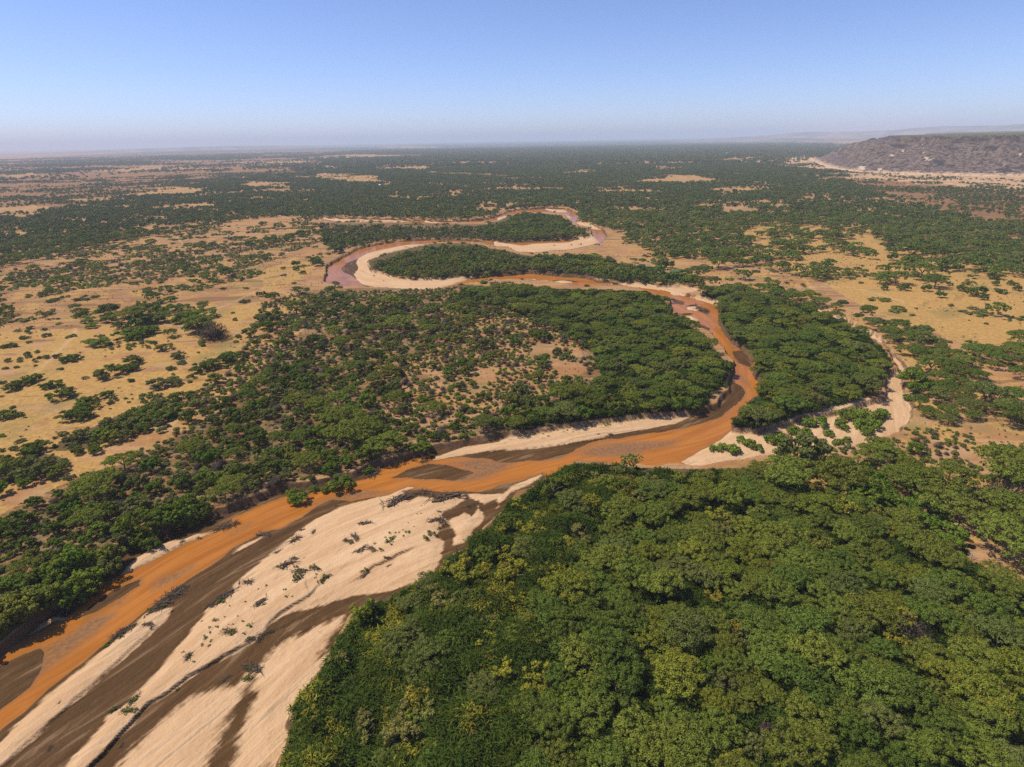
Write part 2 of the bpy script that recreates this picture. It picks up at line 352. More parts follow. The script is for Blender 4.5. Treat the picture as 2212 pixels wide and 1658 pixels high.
reg('the woodland along the river', 'D', [(1010, 690), (1120, 690), (1250, 740), (1260, 800), (1080, 880), (930, 920), (820, 900), (860, 800)], .5, {B: .38, S: .45, T: .17}, .3, .4)
reg('the woodland by the river loop', 'D', [(690, 482), (1070, 484), (1100, 515), (1000, 514), (840, 519), (770, 533), (735, 542), (690, 525)], .8, {B: .45, S: .35, T: .2})
reg('the wooded spit inside the loop', 'D', [(1060, 534), (1045, 527), (1006, 524), (950, 525), (929, 528), (878, 540), (829, 553), (797, 566), (803, 584), (836, 591), (854, 600), (891, 603), (955, 601), (1138, 586), (1300, 600), (1300, 548), (1150, 549)], 1.0, {B: .75, Y_: .15, A: .1})
reg('the wooded spit in the upper meander', 'D', [(1060, 486), (1103, 466), (1190, 462), (1220, 468), (1250, 489), (1272, 505), (1218, 514), (1100, 519), (1040, 514)], 1.0, {B: .8, A: .2})
reg('the fields by the river', 'D', [(1290, 552), (1300, 530), (1330, 500), (1350, 505), (1396, 538), (1435, 551), (1537, 553), (1690, 562), (1750, 600), (1720, 640), (1560, 648), (1550, 620), (1420, 605)], .14, {S: .85, A: .15}, .45, .4)
reg('the trees between river and fields', 'D', [(1138, 550), (1300, 556), (1420, 580), (1500, 592), (1535, 615), (1350, 606), (1265, 595), (1138, 586)], 1.0, {B: .6, A: .4})
reg('the golden savanna', 'D', [(1600, 500), (1660, 480), (1850, 500), (2000, 545), (2212, 600), (3000, 760), (3000, 900), (2212, 770), (2100, 750), (1900, 680), (1750, 600)], .10, {S: .85, A: .15}, .85, .2)
reg('the golden savanna', 'D', [(1600, 500), (1700, 484), (1850, 505), (1900, 550), (1800, 610), (1680, 580)], .33, {A: .8, S: .2}, .7, .3)
reg('the pale flats below the mesa', 'D', [(1650, 352), (1740, 335), (1850, 368), (2212, 378), (3000, 400), (3000, 450), (2212, 410), (2000, 404), (1830, 385), (1740, 364)], .34, {S: .6, T: .4}, .0, .3, .55, .1)
reg('the grey scrub below the mesa', 'D', [(1830, 387), (2000, 404), (2212, 412), (3000, 450), (3000, 560), (2212, 485), (2100, 470), (1960, 430), (1850, 402)], .42, {S: .4, T: .4, A: .2}, .3, .8)
reg('the wood between river and dry channel', 'D', [(1520, 640), (1600, 620), (1705, 650), (1751, 665), (1783, 681), (1819, 694), (1846, 712), (1876, 722), (1905, 743), (1928, 771), (1934, 797), (1911, 822), (1913, 846), (1900, 864), (1813, 887), (1725, 902), (1692, 918), (1580, 925), (1600, 890), (1641, 856), (1630, 792), (1572, 722), (1556, 680)], 1.0, {A: .74, Y_: .17, B: .09})
reg('the acacias beside the dry channel', 'D', [(1640, 630), (1756, 645), (1900, 690), (2090, 770), (2130, 850), (2100, 960), (1985, 930), (1970, 800), (1900, 725), (1780, 670)], .74, {A: .8, S: .2}, .5, .3, 0, .35)
reg('the acacias beside the dry channel', 'D', [(2090, 770), (2212, 740), (3000, 900), (3000, 1200), (2212, 960), (2100, 960), (2130, 850)], .42, {A: .85, S: .15}, .4, .4)
reg('the open acacia scrub', 'D', [(1985, 905), (2212, 960), (3000, 1200), (3000, 1700), (2212, 1260), (2120, 1220), (2000, 1150), (1900, 1090), (1760, 1050), (1650, 1005), (1690, 990), (1790, 974), (1930, 950)], .66, {A: .46, B: .28, S: .24, T: .02}, .45, .3, 0, .25)
reg('the dense forest', 'D', [(1220, 1005), (1305, 995), (1415, 1003), (1511, 1006), (1650, 1012), (1760, 1050), (1900, 1090), (2000, 1150), (2120, 1220), (2212, 1265), (3000, 1700), (3000, 2200), (500, 2200), (590, 1700), (640, 1560), (640, 1500), (700, 1440), (760, 1330), (960, 1220), (1080, 1110), (1165, 1040)], 1.0, {A: .925, B: .07, Y_: .005})
reg('the creeper thicket', 'D', [(1225, 1000), (1330, 1000), (1380, 1040), (1330, 1130), (1200, 1250), (1130, 1330), (1230, 1420), (1150, 1540), (1120, 1658), (1100, 2200), (500, 2200), (590, 1700), (640, 1560), (640, 1500), (700, 1440), (760, 1330), (960, 1220), (1080, 1110), (1165, 1040)], .52, {A: .52, Y_: .40, B: .08}, .2, .2, 0, 1)
reg('the creeper thicket', 'D', [(700, 1440), (760, 1330), (830, 1300), (900, 1330), (880, 1420), (980, 1480), (960, 1560), (1010, 1658), (1000, 2200), (500, 2200), (590, 1700), (640, 1560), (640, 1500)], .24, {A: .35, Y_: .65}, .2, .2, 0, 1)
reg('the green bank of the dry channel', 'D', [(1570, 930), (1700, 915), (1830, 880), (1905, 868), (1925, 895), (1900, 940), (1700, 945), (1570, 985)], .06, {S: 1.}, .2, .1, .6, .2)


def regions(u, v):
    """index of the region for survey points"""
    r = np.zeros(u.shape, int)
    for i, g in enumerate(REG):
        p = g[1]
        lo, hi = p.min(0), p.max(0)
        m = (u >= lo[0]) & (u <= hi[0]) & (v >= lo[1]) & (v <= hi[1])
        if m.any():
            k = np.zeros(u.shape, bool)
            k[m] = inpoly(u[m], v[m], p)
            r[k] = i
    return r


def regions_at(x, y, z):
    r = np.hypot(x, y)
    a = 9. * sstep(120, 250, r) + .045 * r * sstep(950, 1900, r)
    wx = x + a * (fbm(x, y, 170, 201, 3) - .5) * 2.2
    wy = y + a * (fbm(x, y, 170, 207, 3) - .5) * 4.5
    u, v = survey(wx, np.maximum(wy, 30), z)
    ok = np.isfinite(u) & (v > 290) & (u > -900) & (u < 3100)
    out = np.zeros(x.shape, int)
    out[ok] = regions(u[ok], v[ok])
    return out


# ------------------------------------------------------------------ node helpers
class NT:
    def __init__(self, mat):
        mat.use_nodes = True
        self.t = mat.node_tree
        self.t.nodes.clear()

    def n(self, typ, **kw):
        nd = self.t.nodes.new(typ)
        for k, v in kw.items():
            if k == 'ins':
                for kk, vv in v.items():
                    self.set(nd.inputs[kk], vv)
            else:
                setattr(nd, k, v)
        return nd

    def set(self, sock, v):
        if hasattr(v, 'is_output') or isinstance(v, bpy.types.NodeSocket):
            self.t.links.new(v, sock)
        elif isinstance(v, (tuple, list)) and len(v) == 3 and sock.type == 'RGBA':
            sock.default_value = (*v, 1)
        else:
            sock.default_value = v

    def math(self, op, a, b=0.0, clamp=False):
        nd = self.n('ShaderNodeMath', operation=op, use_clamp=clamp)
        self.set(nd.inputs[0], a)
        self.set(nd.inputs[1], b)
        return nd.outputs[0]

    def mix(self, f, a, b, mode='MIX'):
        nd = self.n('ShaderNodeMix', data_type='RGBA', blend_type=mode)
        self.set(nd.inputs[0], f)
        self.set(nd.inputs[6], a)
        self.set(nd.inputs[7], b)
        return nd.outputs[2]

    def ramp(self, x, a, b):
        nd = self.n('ShaderNodeMapRange', interpolation_type='SMOOTHSTEP')
        self.set(nd.inputs['Value'], x)
        nd.inputs['From Min'].default_value = a
        nd.inputs['From Max'].default_value = b
        return nd.outputs[0]

    def attr(self, name):
        return self.n('ShaderNodeAttribute', attribute_name=name).outputs['Fac']

    def noise(self, vec, scale, detail=3, rough=.55, dist=0.):
        nd = self.n('ShaderNodeTexNoise')
        if vec is not None:
            self.set(nd.inputs['Vector'], vec)
        nd.inputs['Scale'].default_value = scale
        nd.inputs['Detail'].default_value = detail
        nd.inputs['Roughness'].default_value = rough
        nd.inputs['Distortion'].default_value = dist
        return nd.outputs['Fac']

    def mapping(self, vec, rot=(0, 0, 0), scale=(1, 1, 1)):
        nd = self.n('ShaderNodeMapping')
        self.set(nd.inputs['Vector'], vec)
        nd.inputs['Rotation'].default_value = rot
        nd.inputs['Scale'].default_value = scale
        return nd.outputs[0]

    def out(self, shader):
        o = self.n('ShaderNodeOutputMaterial')
        self.t.links.new(shader, o.inputs['Surface'])


def mat_ground():
    m = bpy.data.materials.new('earth_and_sand')
    t = NT(m)
    pos = t.n('ShaderNodeNewGeometry').outputs['Position']
    big = t.noise(pos, .012, 4)
    mid = t.noise(pos, .06, 4)
    fine = t.noise(pos, .5, 4, .65)
    grit = t.noise(pos, 2.2, 3, .7)
    wind = t.noise(t.mapping(pos, (0, 0, RAD(25)), (.02, .09, .05)), 1.0, 4, .6, .6)
    # plain
    soil = t.mix(t.ramp(big, .35, .65), (.36, .185, .075), (.265, .13, .052))
    soil = t.mix(t.math('MULTIPLY', t.ramp(wind, .42, .62), .75), soil, (.45, .28, .15))
    gr = t.mix(t.ramp(fine, .3, .7), (.33, .185, .055), (.46, .28, .092))
    gm = t.math('ADD', t.attr('grass'), t.math('MULTIPLY', t.math('SUBTRACT', mid, .5), 1.6))
    col = t.mix(t.ramp(gm, .38, .62), soil, gr)
    bm = t.math('ADD', t.attr('brown'), t.math('MULTIPLY', t.math('SUBTRACT', wind, .5), 2.2))
    col = t.mix(t.math('MULTIPLY', t.ramp(bm, .45, .75), .8), col, (.17, .084, .036))
    pm = t.math('ADD', t.attr('pale'), t.math('MULTIPLY', t.math('SUBTRACT', mid, .5), 1.2))
    col = t.mix(t.math('MULTIPLY', t.ramp(pm, .35, .7), .9), col, (.55, .37, .22))
    col = t.mix(t.math('MULTIPLY', t.attr('track'), .38), col, (.55, .37, .22))
    # low dry tufts and twigs, then leaf litter
    gt = t.math('MULTIPLY', t.ramp(t.noise(pos, .028, 5, .65), .52, .68), .55)
    col = t.mix(gt, col, (.17, .15, .048))
    col = t.mix(t.math('MULTIPLY', t.ramp(t.noise(pos, .16, 4, .7), .56, .72), .5), col, (.19, .105, .045))
    tuft = t.noise(pos, .85, 2, .6)
    col = t.mix(t.math('MULTIPLY', t.ramp(tuft, .6, .68), .55), col, (.13, .105, .045))
    lit = t.math('ADD', t.attr('litter'), t.math('MULTIPLY', t.math('SUBTRACT', fine, .5), .9))
    col = t.mix(t.math('MULTIPLY', t.ramp(lit, .55, .95), .85), col, t.mix(fine, (.05, .04, .02), (.085, .072, .03)))
    far = t.math('ADD', t.attr('farwood'), t.math('MULTIPLY', t.math('SUBTRACT', t.noise(pos, .02, 4), .5), .8))
    col = t.mix(t.ramp(far, .5, .75), col, (.045, .062, .03))
    # channel: dry and damp sand
    flow = t.attr('flow')
    cmb = t.n('ShaderNodeCombineXYZ')
    t.set(cmb.inputs[0], t.math('MULTIPLY', t.attr('along'), .035))
    t.set(cmb.inputs[1], t.math('MULTIPLY', flow, .35))
    streak = t.noise(cmb.outputs[0], 1.0, 5, .62, .8)
    cmb2 = t.n('ShaderNodeCombineXYZ')
    t.set(cmb2.inputs[0], t.math('MULTIPLY', t.attr('along'), .22))
    t.set(cmb2.inputs[1], t.math('MULTIPLY', flow, 1.5))
    streak2 = t.noise(cmb2.outputs[0], 1.0, 4, .65, .5)
    dry = t.mix(t.ramp(streak, .35, .68), (.475, .295, .155), (.59, .395, .225))
    dry = t.mix(t.math('MULTIPLY', t.ramp(streak2, .5, .75), .55), dry, (.37, .235, .12))
    dry = t.mix(t.math('MULTIPLY', t.ramp(grit, .55, .8), .22), dry, (.36, .25, .15))
    wet = t.mix(t.ramp(streak, .3, .7), (.060, .030, .010), (.108, .057, .021))
    wet = t.mix(t.math('MULTIPLY', t.ramp(streak2, .45, .8), .45), wet, (.16, .09, .04))
    dm = t.math('ADD', t.attr('dry'), t.math('ADD', t.math('MULTIPLY', t.math('SUBTRACT', streak, .5), 3.6), t.math('MULTIPLY', t.math('SUBTRACT', fine, .5), 1.4)))
    bed = t.mix(t.ramp(dm, -.45, .45), wet, dry)
    damp = t.math('MULTIPLY', t.ramp(streak, .56, .66), t.ramp(t.attr('dry'), 9., 1.))
    bed = t.mix(t.math('MULTIPLY', damp, .55), bed, (.24, .155, .09))
    bed = t.mix(t.attr('cut'), bed, (.03, .018, .010))  # damp step faces, taken near black by shade painted into the colour
    green = t.math('MULTIPLY', t.ramp(t.noise(pos, .45, 3), .56, .66), t.attr('sprout'))
    bed = t.mix(green, bed, (.13, .15, .04))
    cm = t.math('ADD', t.attr('chan'), t.math('MULTIPLY', t.math('SUBTRACT', fine, .5), 1.5))
    col = t.mix(t.ramp(cm, -.4, .4), col, bed)
    bankf = t.math('MULTIPLY', t.attr('bank'), t.ramp(mid, .2, .5))
    col = t.mix(bankf, col, t.mix(fine, (.085, .048, .026), (.16, .095, .05)))
    bump = t.n('ShaderNodeBump', ins={'Strength': .7, 'Distance': .5})
    h = t.math('ADD', t.math('MULTIPLY', fine, 1.0), t.math('ADD', t.math('MULTIPLY', grit, .35), t.math('MULTIPLY', streak2, .5)))
    t.set(bump.inputs['Height'], h)
    wetness = t.math('MULTIPLY', t.ramp(dm, .5, -2.), t.ramp(cm, -.4, .4))
    rough = t.math('SUBTRACT', .95, t.math('MULTIPLY', wetness, .35))
    b = t.n('ShaderNodeBsdfPrincipled', ins={'Base Color': col, 'Roughness': rough, 'Normal': bump.outputs[0]})
    b.inputs['Specular IOR Level'].default_value = .05
    t.out(b.outputs[0])
    return m


def mat_water():
    m = bpy.data.materials.new('muddy_water')
    t = NT(m)
    pos = t.n('ShaderNodeNewGeometry').outputs['Position']
    n1 = t.noise(pos, .08, 4, .6, .5)
    fine = t.noise(pos, .9, 3, .6)
    cmb = t.n('ShaderNodeCombineXYZ')
    t.set(cmb.inputs[0], t.math('MULTIPLY', t.attr('along'), .03))
    t.set(cmb.inputs[1], t.math('MULTIPLY', t.attr('flow'), .3))
    streak = t.noise(cmb.outputs[0], 1.0, 4, .6, .8)
    col = t.mix(t.ramp(streak, .3, .7), (.295, .100, .013), (.40, .150, .025))
    cmb3 = t.n('ShaderNodeCombineXYZ')
    t.set(cmb3.inputs[0], t.math('MULTIPLY', t.attr('along'), .06))
    t.set(cmb3.inputs[1], t.math('MULTIPLY', t.attr('flow'), 1.1))
    thread = t.noise(cmb3.outputs[0], 1.0, 4, .65, 1.2)
    col = t.mix(t.math('MULTIPLY', t.ramp(thread, .56, .72), .4), col, (.46, .205, .055))
    col = t.mix(t.math('MULTIPLY', t.ramp(thread, .42, .28), .45), col, (.215, .085, .018))
    sh = t.math('ADD', t.attr('shoal'), t.math('MULTIPLY', t.math('SUBTRACT', streak, .5), 5.))
    shc = t.mix(t.ramp(fine, .35, .65), (.15, .085, .042), (.24, .125, .055))
    col = t.mix(t.math('MULTIPLY', t.ramp(sh, -2.2, 2.2), .85), col, shc)
    edge = t.math('ADD', t.attr('depth'), t.math('MULTIPLY', t.math('SUBTRACT', n1, .5), 1.2))
    col = t.mix(t.math('MULTIPLY', t.ramp(edge, 1.3, .0), .6), col, (.22, .105, .038))
    bump = t.n('ShaderNodeBump', ins={'Strength': .12, 'Distance': .12})
    t.set(bump.inputs['Height'], t.noise(pos, 1.6, 3, .6))
    b = t.n('ShaderNodeBsdfPrincipled', ins={'Base Color': col, 'Roughness': .18, 'Normal': bump.outputs[0]})
    b.inputs['IOR'].default_value = 1.33
    b.inputs['Specular IOR Level'].default_value = .15
    t.out(b.outputs[0])
    return m


def mat_leaf(name, dark, light, tip=None, trans=.25, hue=.474):
    m = bpy.data.materials.new(name)
    t = NT(m)
    g = t.n('ShaderNodeNewGeometry')
    oi = t.n('ShaderNodeObjectInfo')
    tc = t.n('ShaderNodeTexCoord').outputs['Object']
    f = t.math('ADD', t.math('MULTIPLY', g.outputs['Random Per Island'], .6), t.math('MULTIPLY', t.noise(tc, .8, 2), .5))
    col = t.mix(t.ramp(f, .2, .9), dark, light)
    if tip:
        col = t.mix(t.math('MULTIPLY', t.ramp(t.noise(tc, .35, 2), .55, .7), .6), col, tip)
    hv = t.n('ShaderNodeHueSaturation')
    t.set(hv.inputs['Hue'], t.math('ADD', hue, t.math('MULTIPLY', oi.outputs['Random'], .026)))
    t.set(hv.inputs['Value'], t.math('ADD', .86, t.math('MULTIPLY', t.math('FRACT', t.math('MULTIPLY', oi.outputs['Random'], 7.31)), .34)))
    t.set(hv.inputs['Color'], col)
    d = t.n('ShaderNodeBsdfDiffuse', ins={'Color': hv.outputs[0]})
    tr = t.n('ShaderNodeBsdfTranslucent', ins={'Color': hv.outputs[0]})
    mx = t.n('ShaderNodeMixShader', ins={0: trans})
    t.t.links.new(d.outputs[0], mx.inputs[1])
    t.t.links.new(tr.outputs[0], mx.inputs[2])
    t.out(mx.outputs[0])
    return m


def mat_wood(name, a, b):
    m = bpy.data.materials.new(name)
    t = NT(m)
    tc = t.n('ShaderNodeTexCoord').outputs['Object']
    n = t.noise(t.mapping(tc, scale=(3, 3, .6)), 2.0, 3)
    p = t.n('ShaderNodeBsdfPrincipled', ins={'Base Color': t.mix(t.ramp(n, .3, .7), a, b), 'Roughness': .9})
    p.inputs['Specular IOR Level'].default_value = .1
    t.out(p.outputs[0])
    return m


M_GROUND = mat_ground()
M_WATER = mat_water()
LEAF = {
    'acacia': [('olive', mat_leaf('olive_leaf', (0.098, 0.127, 0.018), (0.198, 0.245, 0.040))),
               ('deep green', mat_leaf('deep_green_leaf', (0.070, 0.111, 0.017), (0.154, 0.217, 0.036))),
               ('yellowish green', mat_leaf('yellowish_leaf', (0.120, 0.151, 0.016), (0.234, 0.277, 0.038), (0.252, 0.224, 0.035))),
               ('grey green', mat_leaf('grey_green_leaf', (0.091, 0.116, 0.026), (0.174, 0.212, 0.052)))],
    'bush': [('dark green', mat_leaf('dark_bush_leaf', (0.048, 0.078, 0.012), (0.125, 0.177, 0.028))),
             ('mid green', mat_leaf('mid_bush_leaf', (0.062, 0.112, 0.012), (0.156, 0.234, 0.028))),
             ('dull green', mat_leaf('dull_bush_leaf', (0.085, 0.101, 0.026), (0.177, 0.198, 0.054))),
             ('olive', mat_leaf('olive_bush_leaf', (0.099, 0.117, 0.018), (0.206, 0.227, 0.038)))],
    'shrub': [('dark green', mat_leaf('dark_shrub_leaf', (0.052, 0.083, 0.016), (0.127, 0.171, 0.036))),
              ('bright green', mat_leaf('bright_shrub_leaf', (0.086, 0.140, 0.016), (0.182, 0.256, 0.036))),
              ('dull green', mat_leaf('dull_shrub_leaf', (0.094, 0.112, 0.034), (0.189, 0.210, 0.068)))],
    'thorn': [('grey', mat_leaf('grey_twig', (.085, .075, .062), (.16, .145, .118))),
              ('grey brown', mat_leaf('brown_twig', (.075, .058, .048), (.14, .11, .092)))],
    'creeper': [('golden', mat_leaf('golden_creeper', (.20, .175, .020), (.40, .34, .045), (.12, .14, .025), hue=.492)),
                ('straw yellow', mat_leaf('straw_creeper', (.15, .14, .035), (.30, .275, .075), (.10, .13, .03), hue=.492)),
                ('lime', mat_leaf('lime_creeper', (.13, .155, .018), (.27, .29, .036), (.08, .12, .02), hue=.485))],
    'thicket': [('deep green', mat_leaf('thicket_leaf', (0.027, 0.050, 0.008), (0.077, 0.122, 0.018))),
                ('green', mat_leaf('thicket_leaf_light', (0.037, 0.062, 0.009), (0.088, 0.125, 0.018))),
                ('golden', mat_leaf('thicket_strand', (0.138, 0.138, 0.016), (0.300, 0.264, 0.035), hue=.488))],
}
M_BARK = mat_wood('bark', (.10, .075, .05), (.19, .15, .105))
M_DRIFT = mat_wood('driftwood', (.05, .036, .025), (.12, .09, .062))
M_DEAD = mat_wood('bleached_wood', (.30, .25, .20), (.46, .40, .33))


# ------------------------------------------------------------------ mesh builders
def mesh_np(name, v, f, mat=None, smooth=False, attrs=None, nrm=None):
    """v (n,3); f list of (k,m) index arrays of triangles or quads"""
    me = bpy.data.meshes.new(name)
    if not isinstance(f, list):
        f = [f]
    f = [np.asarray(a, np.int32) for a in f if len(a)]
    me.vertices.add(len(v))
    me.vertices.foreach_set('co', np.asarray(v, np.float32).ravel())
    nl = sum(a.size for a in f)
    npol = sum(len(a) for a in f)
    if npol:
        me.loops.add(nl)
        me.polygons.add(npol)
        me.loops.foreach_set('vertex_index', np.concatenate([a.ravel() for a in f]))
        sizes = np.concatenate([np.full(len(a), a.shape[1], np.int32) for a in f])
        me.polygons.foreach_set('loop_start', np.concatenate([[0], np.cumsum(sizes)[:-1]]).astype(np.int32))
        me.polygons.foreach_set('use_smooth', np.full(npol, smooth))
    for k, a in (attrs or {}).items():
        at = me.attributes.new(k, 'INT' if a.dtype.kind == 'i' else 'FLOAT', 'POINT')
        at.data.foreach_set('value', a.astype(np.int32 if a.dtype.kind == 'i' else np.float32))
    if mat:
        me.materials.append(mat)
    me.update(calc_edges=True)
    if nrm is not None:
        me.polygons.foreach_set('use_smooth', np.ones(len(me.polygons), bool))
        me.normals_split_custom_set_from_vertices(nrm.tolist())
    return me


def plant(name, vfn, mat=None):
    return mesh_np(name, vfn[0], vfn[1], mat, True, None, vfn[2])


def link(name, data, parent=None, loc=None, rot=None, scale=None):
    o = bpy.data.objects.new(name, data)
    COL.objects.link(o)
    if parent:
        o.parent = parent
    if loc is not None:
        o.location = loc
    if rot is not None:
        o.rotation_euler = rot
    if scale is not None:
        o.scale = scale
    return o


def leaf_quads(c, nrm, size, aspect=1.0, tilt=.5, rng=RNG):
    """rhombic leaf sprays at c, facing about nrm"""
    n = len(c)
    nn = nrm + rng.normal(0, tilt, (n, 3))
    nn /= np.linalg.norm(nn, axis=1)[:, None] + 1e-9
    nn *= np.where((nn * nrm).sum(1) < 0, -1, 1)[:, None]
    a = rng.normal(0, 1, (n, 3))
    a -= (a * nn).sum(1)[:, None] * nn
    a /= np.linalg.norm(a, axis=1)[:, None] + 1e-9
    b = np.cross(nn, a)
    s = (size * rng.uniform(.65, 1.35, n))[:, None]
    a *= s * aspect
    b *= s / aspect
    k = rng.uniform(.55, .8, (n, 1))
    v = np.stack([c - a, c - b * k + a * .15, c + a, c + b * k - a * .1], 1).reshape(-1, 3)
    f = np.arange(4 * n).reshape(n, 4)
    sn = nrm / (np.linalg.norm(nrm, axis=1)[:, None] + 1e-9) * .75 + nn * .35 + np.array([0, 0, .15])
    sn /= np.linalg.norm(sn, axis=1)[:, None] + 1e-9
    return v, f, np.repeat(sn, 4, 0)


def dome_points(n, rng, up=-.2):
    """random unit vectors with z > up"""
    z = rng.uniform(up, 1, n)
    a = rng.uniform(0, 2 * pi, n)
    r = np.sqrt(np.maximum(0, 1 - z * z))
    return np.stack([r * np.cos(a), r * np.sin(a), z], 1)


def crown(lumps, per, size, flat=1.0, up=-.3, aspect=1.0, tilt=.5, rng=RNG):
    """leaves over lumps: lumps (n,4) = centre and radius"""
    V, F, o = [], [], 0
    tot = per if np.isscalar(per) else None
    w = lumps[:, 3] ** 2
    cnt = np.maximum(4, (w / w.sum() * tot)).astype(int)
    idx = np.repeat(np.arange(len(lumps)), cnt)
    d = dome_points(len(idx), rng, up)
    r = lumps[idx, 3] * rng.uniform(.72, 1.06, len(idx))
    c = lumps[idx, :3] + d * np.stack([r, r, r * flat], 1)
    nr = d * np.array([1, 1, 1.4])
    return leaf_quads(c, nr, np.full(len(idx), size), aspect, tilt, rng)


def acacia_mesh(seed, R=5.2, H=5.4, leaves=8500, size=.155, lob=15, sub=11):
    rng = np.random.default_rng(seed)
    L = []
    pts = [np.zeros(2)]
    tries = 0
    ex = rng.uniform(.8, 1.25)
    while len(pts) < lob and tries < 900:
        tries += 1
        p = rng.uniform(-1, 1, 2) * R * .82
        if np.hypot(*p) < R * .82 and min(np.hypot(*(p - q)) for q in pts) > R * .27:
            pts.append(p)
    for p in pts:
        rho = np.hypot(*p) / R
        z = H * (1 - .29 * rho ** 2) + rng.uniform(-.5, .3)
        r = R * rng.uniform(.22, .34)
        for k in range(sub):
            d = dome_points(1, rng, .05)[0]
            L.append((p[0] * ex + d[0] * r, p[1] / ex + d[1] * r, z + d[2] * r * .42 - r * .25, r * rng.uniform(.32, .56)))
    for k in range(lob):      # lower skirt
        a = rng.uniform(0, 2 * pi)
        q = R * rng.uniform(.45, .9)
        L.append((cos(a) * q * ex, sin(a) * q / ex, H * rng.uniform(.40, .62), R * rng.uniform(.09, .16)))
    L = np.array(L)
    return crown(L, leaves, size, .66, -.25, 1.0, .42, rng)


def acacia_trunk(seed, H=5.2, R=5.2):
    rng = np.random.default_rng(seed + 900)
    segs = [((0, 0, -.4), (0.1, 0, H * .38), .30, .22)]
    n = 5
    for k in range(n):
        a = 2 * pi * k / n + rng.uniform(-.4, .4)
        q = (cos(a) * R * .30, sin(a) * R * .30, H * .70)
        e = (cos(a) * R * .62, sin(a) * R * .62, H * .90)
        segs += [((0.1, 0, H * .36), q, .17, .11), (q, e, .11, .05)]
    return tubes(segs, 5)


def tubes(segs, sides=5):
    V, F = [], []
    for a, b, r0, r1 in segs:
        a, b = np.array(a, float), np.array(b, float)
        d = b - a
        d /= np.linalg.norm(d) + 1e-9
        u = np.cross(d, (0, 0, 1) if abs(d[2]) < .9 else (1, 0, 0))
        u /= np.linalg.norm(u)
        w = np.cross(d, u)
        o = len(V)
        for p, r in ((a, r0), (b, r1)):
            for k in range(sides):
                t = 2 * pi * k / sides
                V.append(p + (u * cos(t) + w * sin(t)) * r)
        for k in range(sides):
            F.append((o + k, o + (k + 1) % sides, o + sides + (k + 1) % sides, o + sides + k))
    return np.array(V), np.array(F)


def bush_mesh(seed, R=3.2, H=4.2, leaves=3600, size=.20, lumps=26):
    rng = np.random.default_rng(seed)
    d = dome_points(lumps, rng, -.35)
    ex = rng.uniform(.8, 1.25)
    r = rng.uniform(.24, .42, lumps) * R
    c = d * np.array([R * .72 * ex, R * .72 / ex, H * .40]) + np.array([0, 0, H * .48])
    c += rng.normal(0, .12 * R, (lumps, 3)) * np.array([1, 1, .7])
    L = []
    for i in range(lumps):
        for k in range(4):
            q = dome_points(1, rng, -.4)[0]
            L.append((*(c[i] + q * r[i] * .62), r[i] * rng.uniform(.38, .6)))
    L = np.array(L)
    L[:, 2] = np.maximum(L[:, 2], .2)
    return crown(L, leaves, size, .9, -.45, 1.05, .55, rng)


def shrub_mesh(seed, R=1.7, H=1.5, leaves=700, size=.17, lumps=14):
    rng = np.random.default_rng(seed)
    ex = rng.uniform(.75, 1.3)
    a = rng.uniform(0, 2 * pi, lumps)
    q = np.sqrt(rng.uniform(0, 1, lumps)) * R * .75
    z = H * (.62 - .45 * (q / R) ** 2) * rng.uniform(.7, 1.2, lumps)
    L = np.stack([np.cos(a) * q * ex, np.sin(a) * q / ex, z, R * rng.uniform(.2, .36, lumps)], 1)
    return crown(L, leaves, size, .9, -.4, 1.1, .6, rng)


def thorn_mesh(seed, R=1.9, H=2.4, n=1500):
    rng = np.random.default_rng(seed)
    d = dome_points(n, rng, .05)
    r = rng.uniform(.25, 1.05, n)[:, None]
    c = d * r * np.array([R, R, H])
    b = d * np.array([1, 1, 1.1]) + rng.normal(0, .35, (n, 3))
    b /= np.linalg.norm(b, axis=1)[:, None]
    s = np.cross(b, rng.normal(0, 1, (n, 3)))
    s /= np.linalg.norm(s, axis=1)[:, None]
    ln = rng.uniform(.12, .34, (n, 1))
    w = rng.uniform(.015, .04, (n, 1))
    v = np.stack([c - b * ln - s * w, c - b * ln + s * w, c + b * ln + s * w * .4, c + b * ln - s * w * .4], 1).reshape(-1, 3)
    return v, np.arange(4 * n).reshape(n, 4), np.repeat(d, 4, 0)


def strands(c, n, rng, ln=.9, w=.05, up=.6):
    """arched creeper strands springing from c (k,3), n each"""
    k = len(c)
    o = np.repeat(c, n, 0)
    a = rng.uniform(0, 2 * pi, k * n)
    L = rng.uniform(.5, 1.2, k * n) * ln
    h = np.stack([np.cos(a), np.sin(a), np.zeros(k * n)], 1)
    s = np.stack([-np.sin(a), np.cos(a), np.zeros(k * n)], 1) * (w * rng.uniform(.6, 1.5, k * n))[:, None]
    s[:, 2] += rng.uniform(-.5, .5, k * n) * w
    u = np.array([0, 0, 1.])
    rise = rng.uniform(.3, 1.0, k * n) * up
    p1 = o + h * (L * .5)[:, None] + u * (rise * L)[:, None]
    p2 = o + h * (L * 1.05)[:, None] + u * (rise * L * .65)[:, None]
    v = np.stack([o - s, o + s, p1 + s, p1 - s, p2 + s * .4, p2 - s * .4], 1).reshape(-1, 3)
    i = np.arange(k * n)[:, None] * 6
    f = np.concatenate([i + np.array([3, 2, 1, 0]), i + np.array([5, 4, 2, 3])])
    nv = np.repeat(h * .25 + u * .9 + rng.normal(0, .55, h.shape), 6, 0)
    return v, f, nv / np.linalg.norm(nv, axis=1)[:, None]


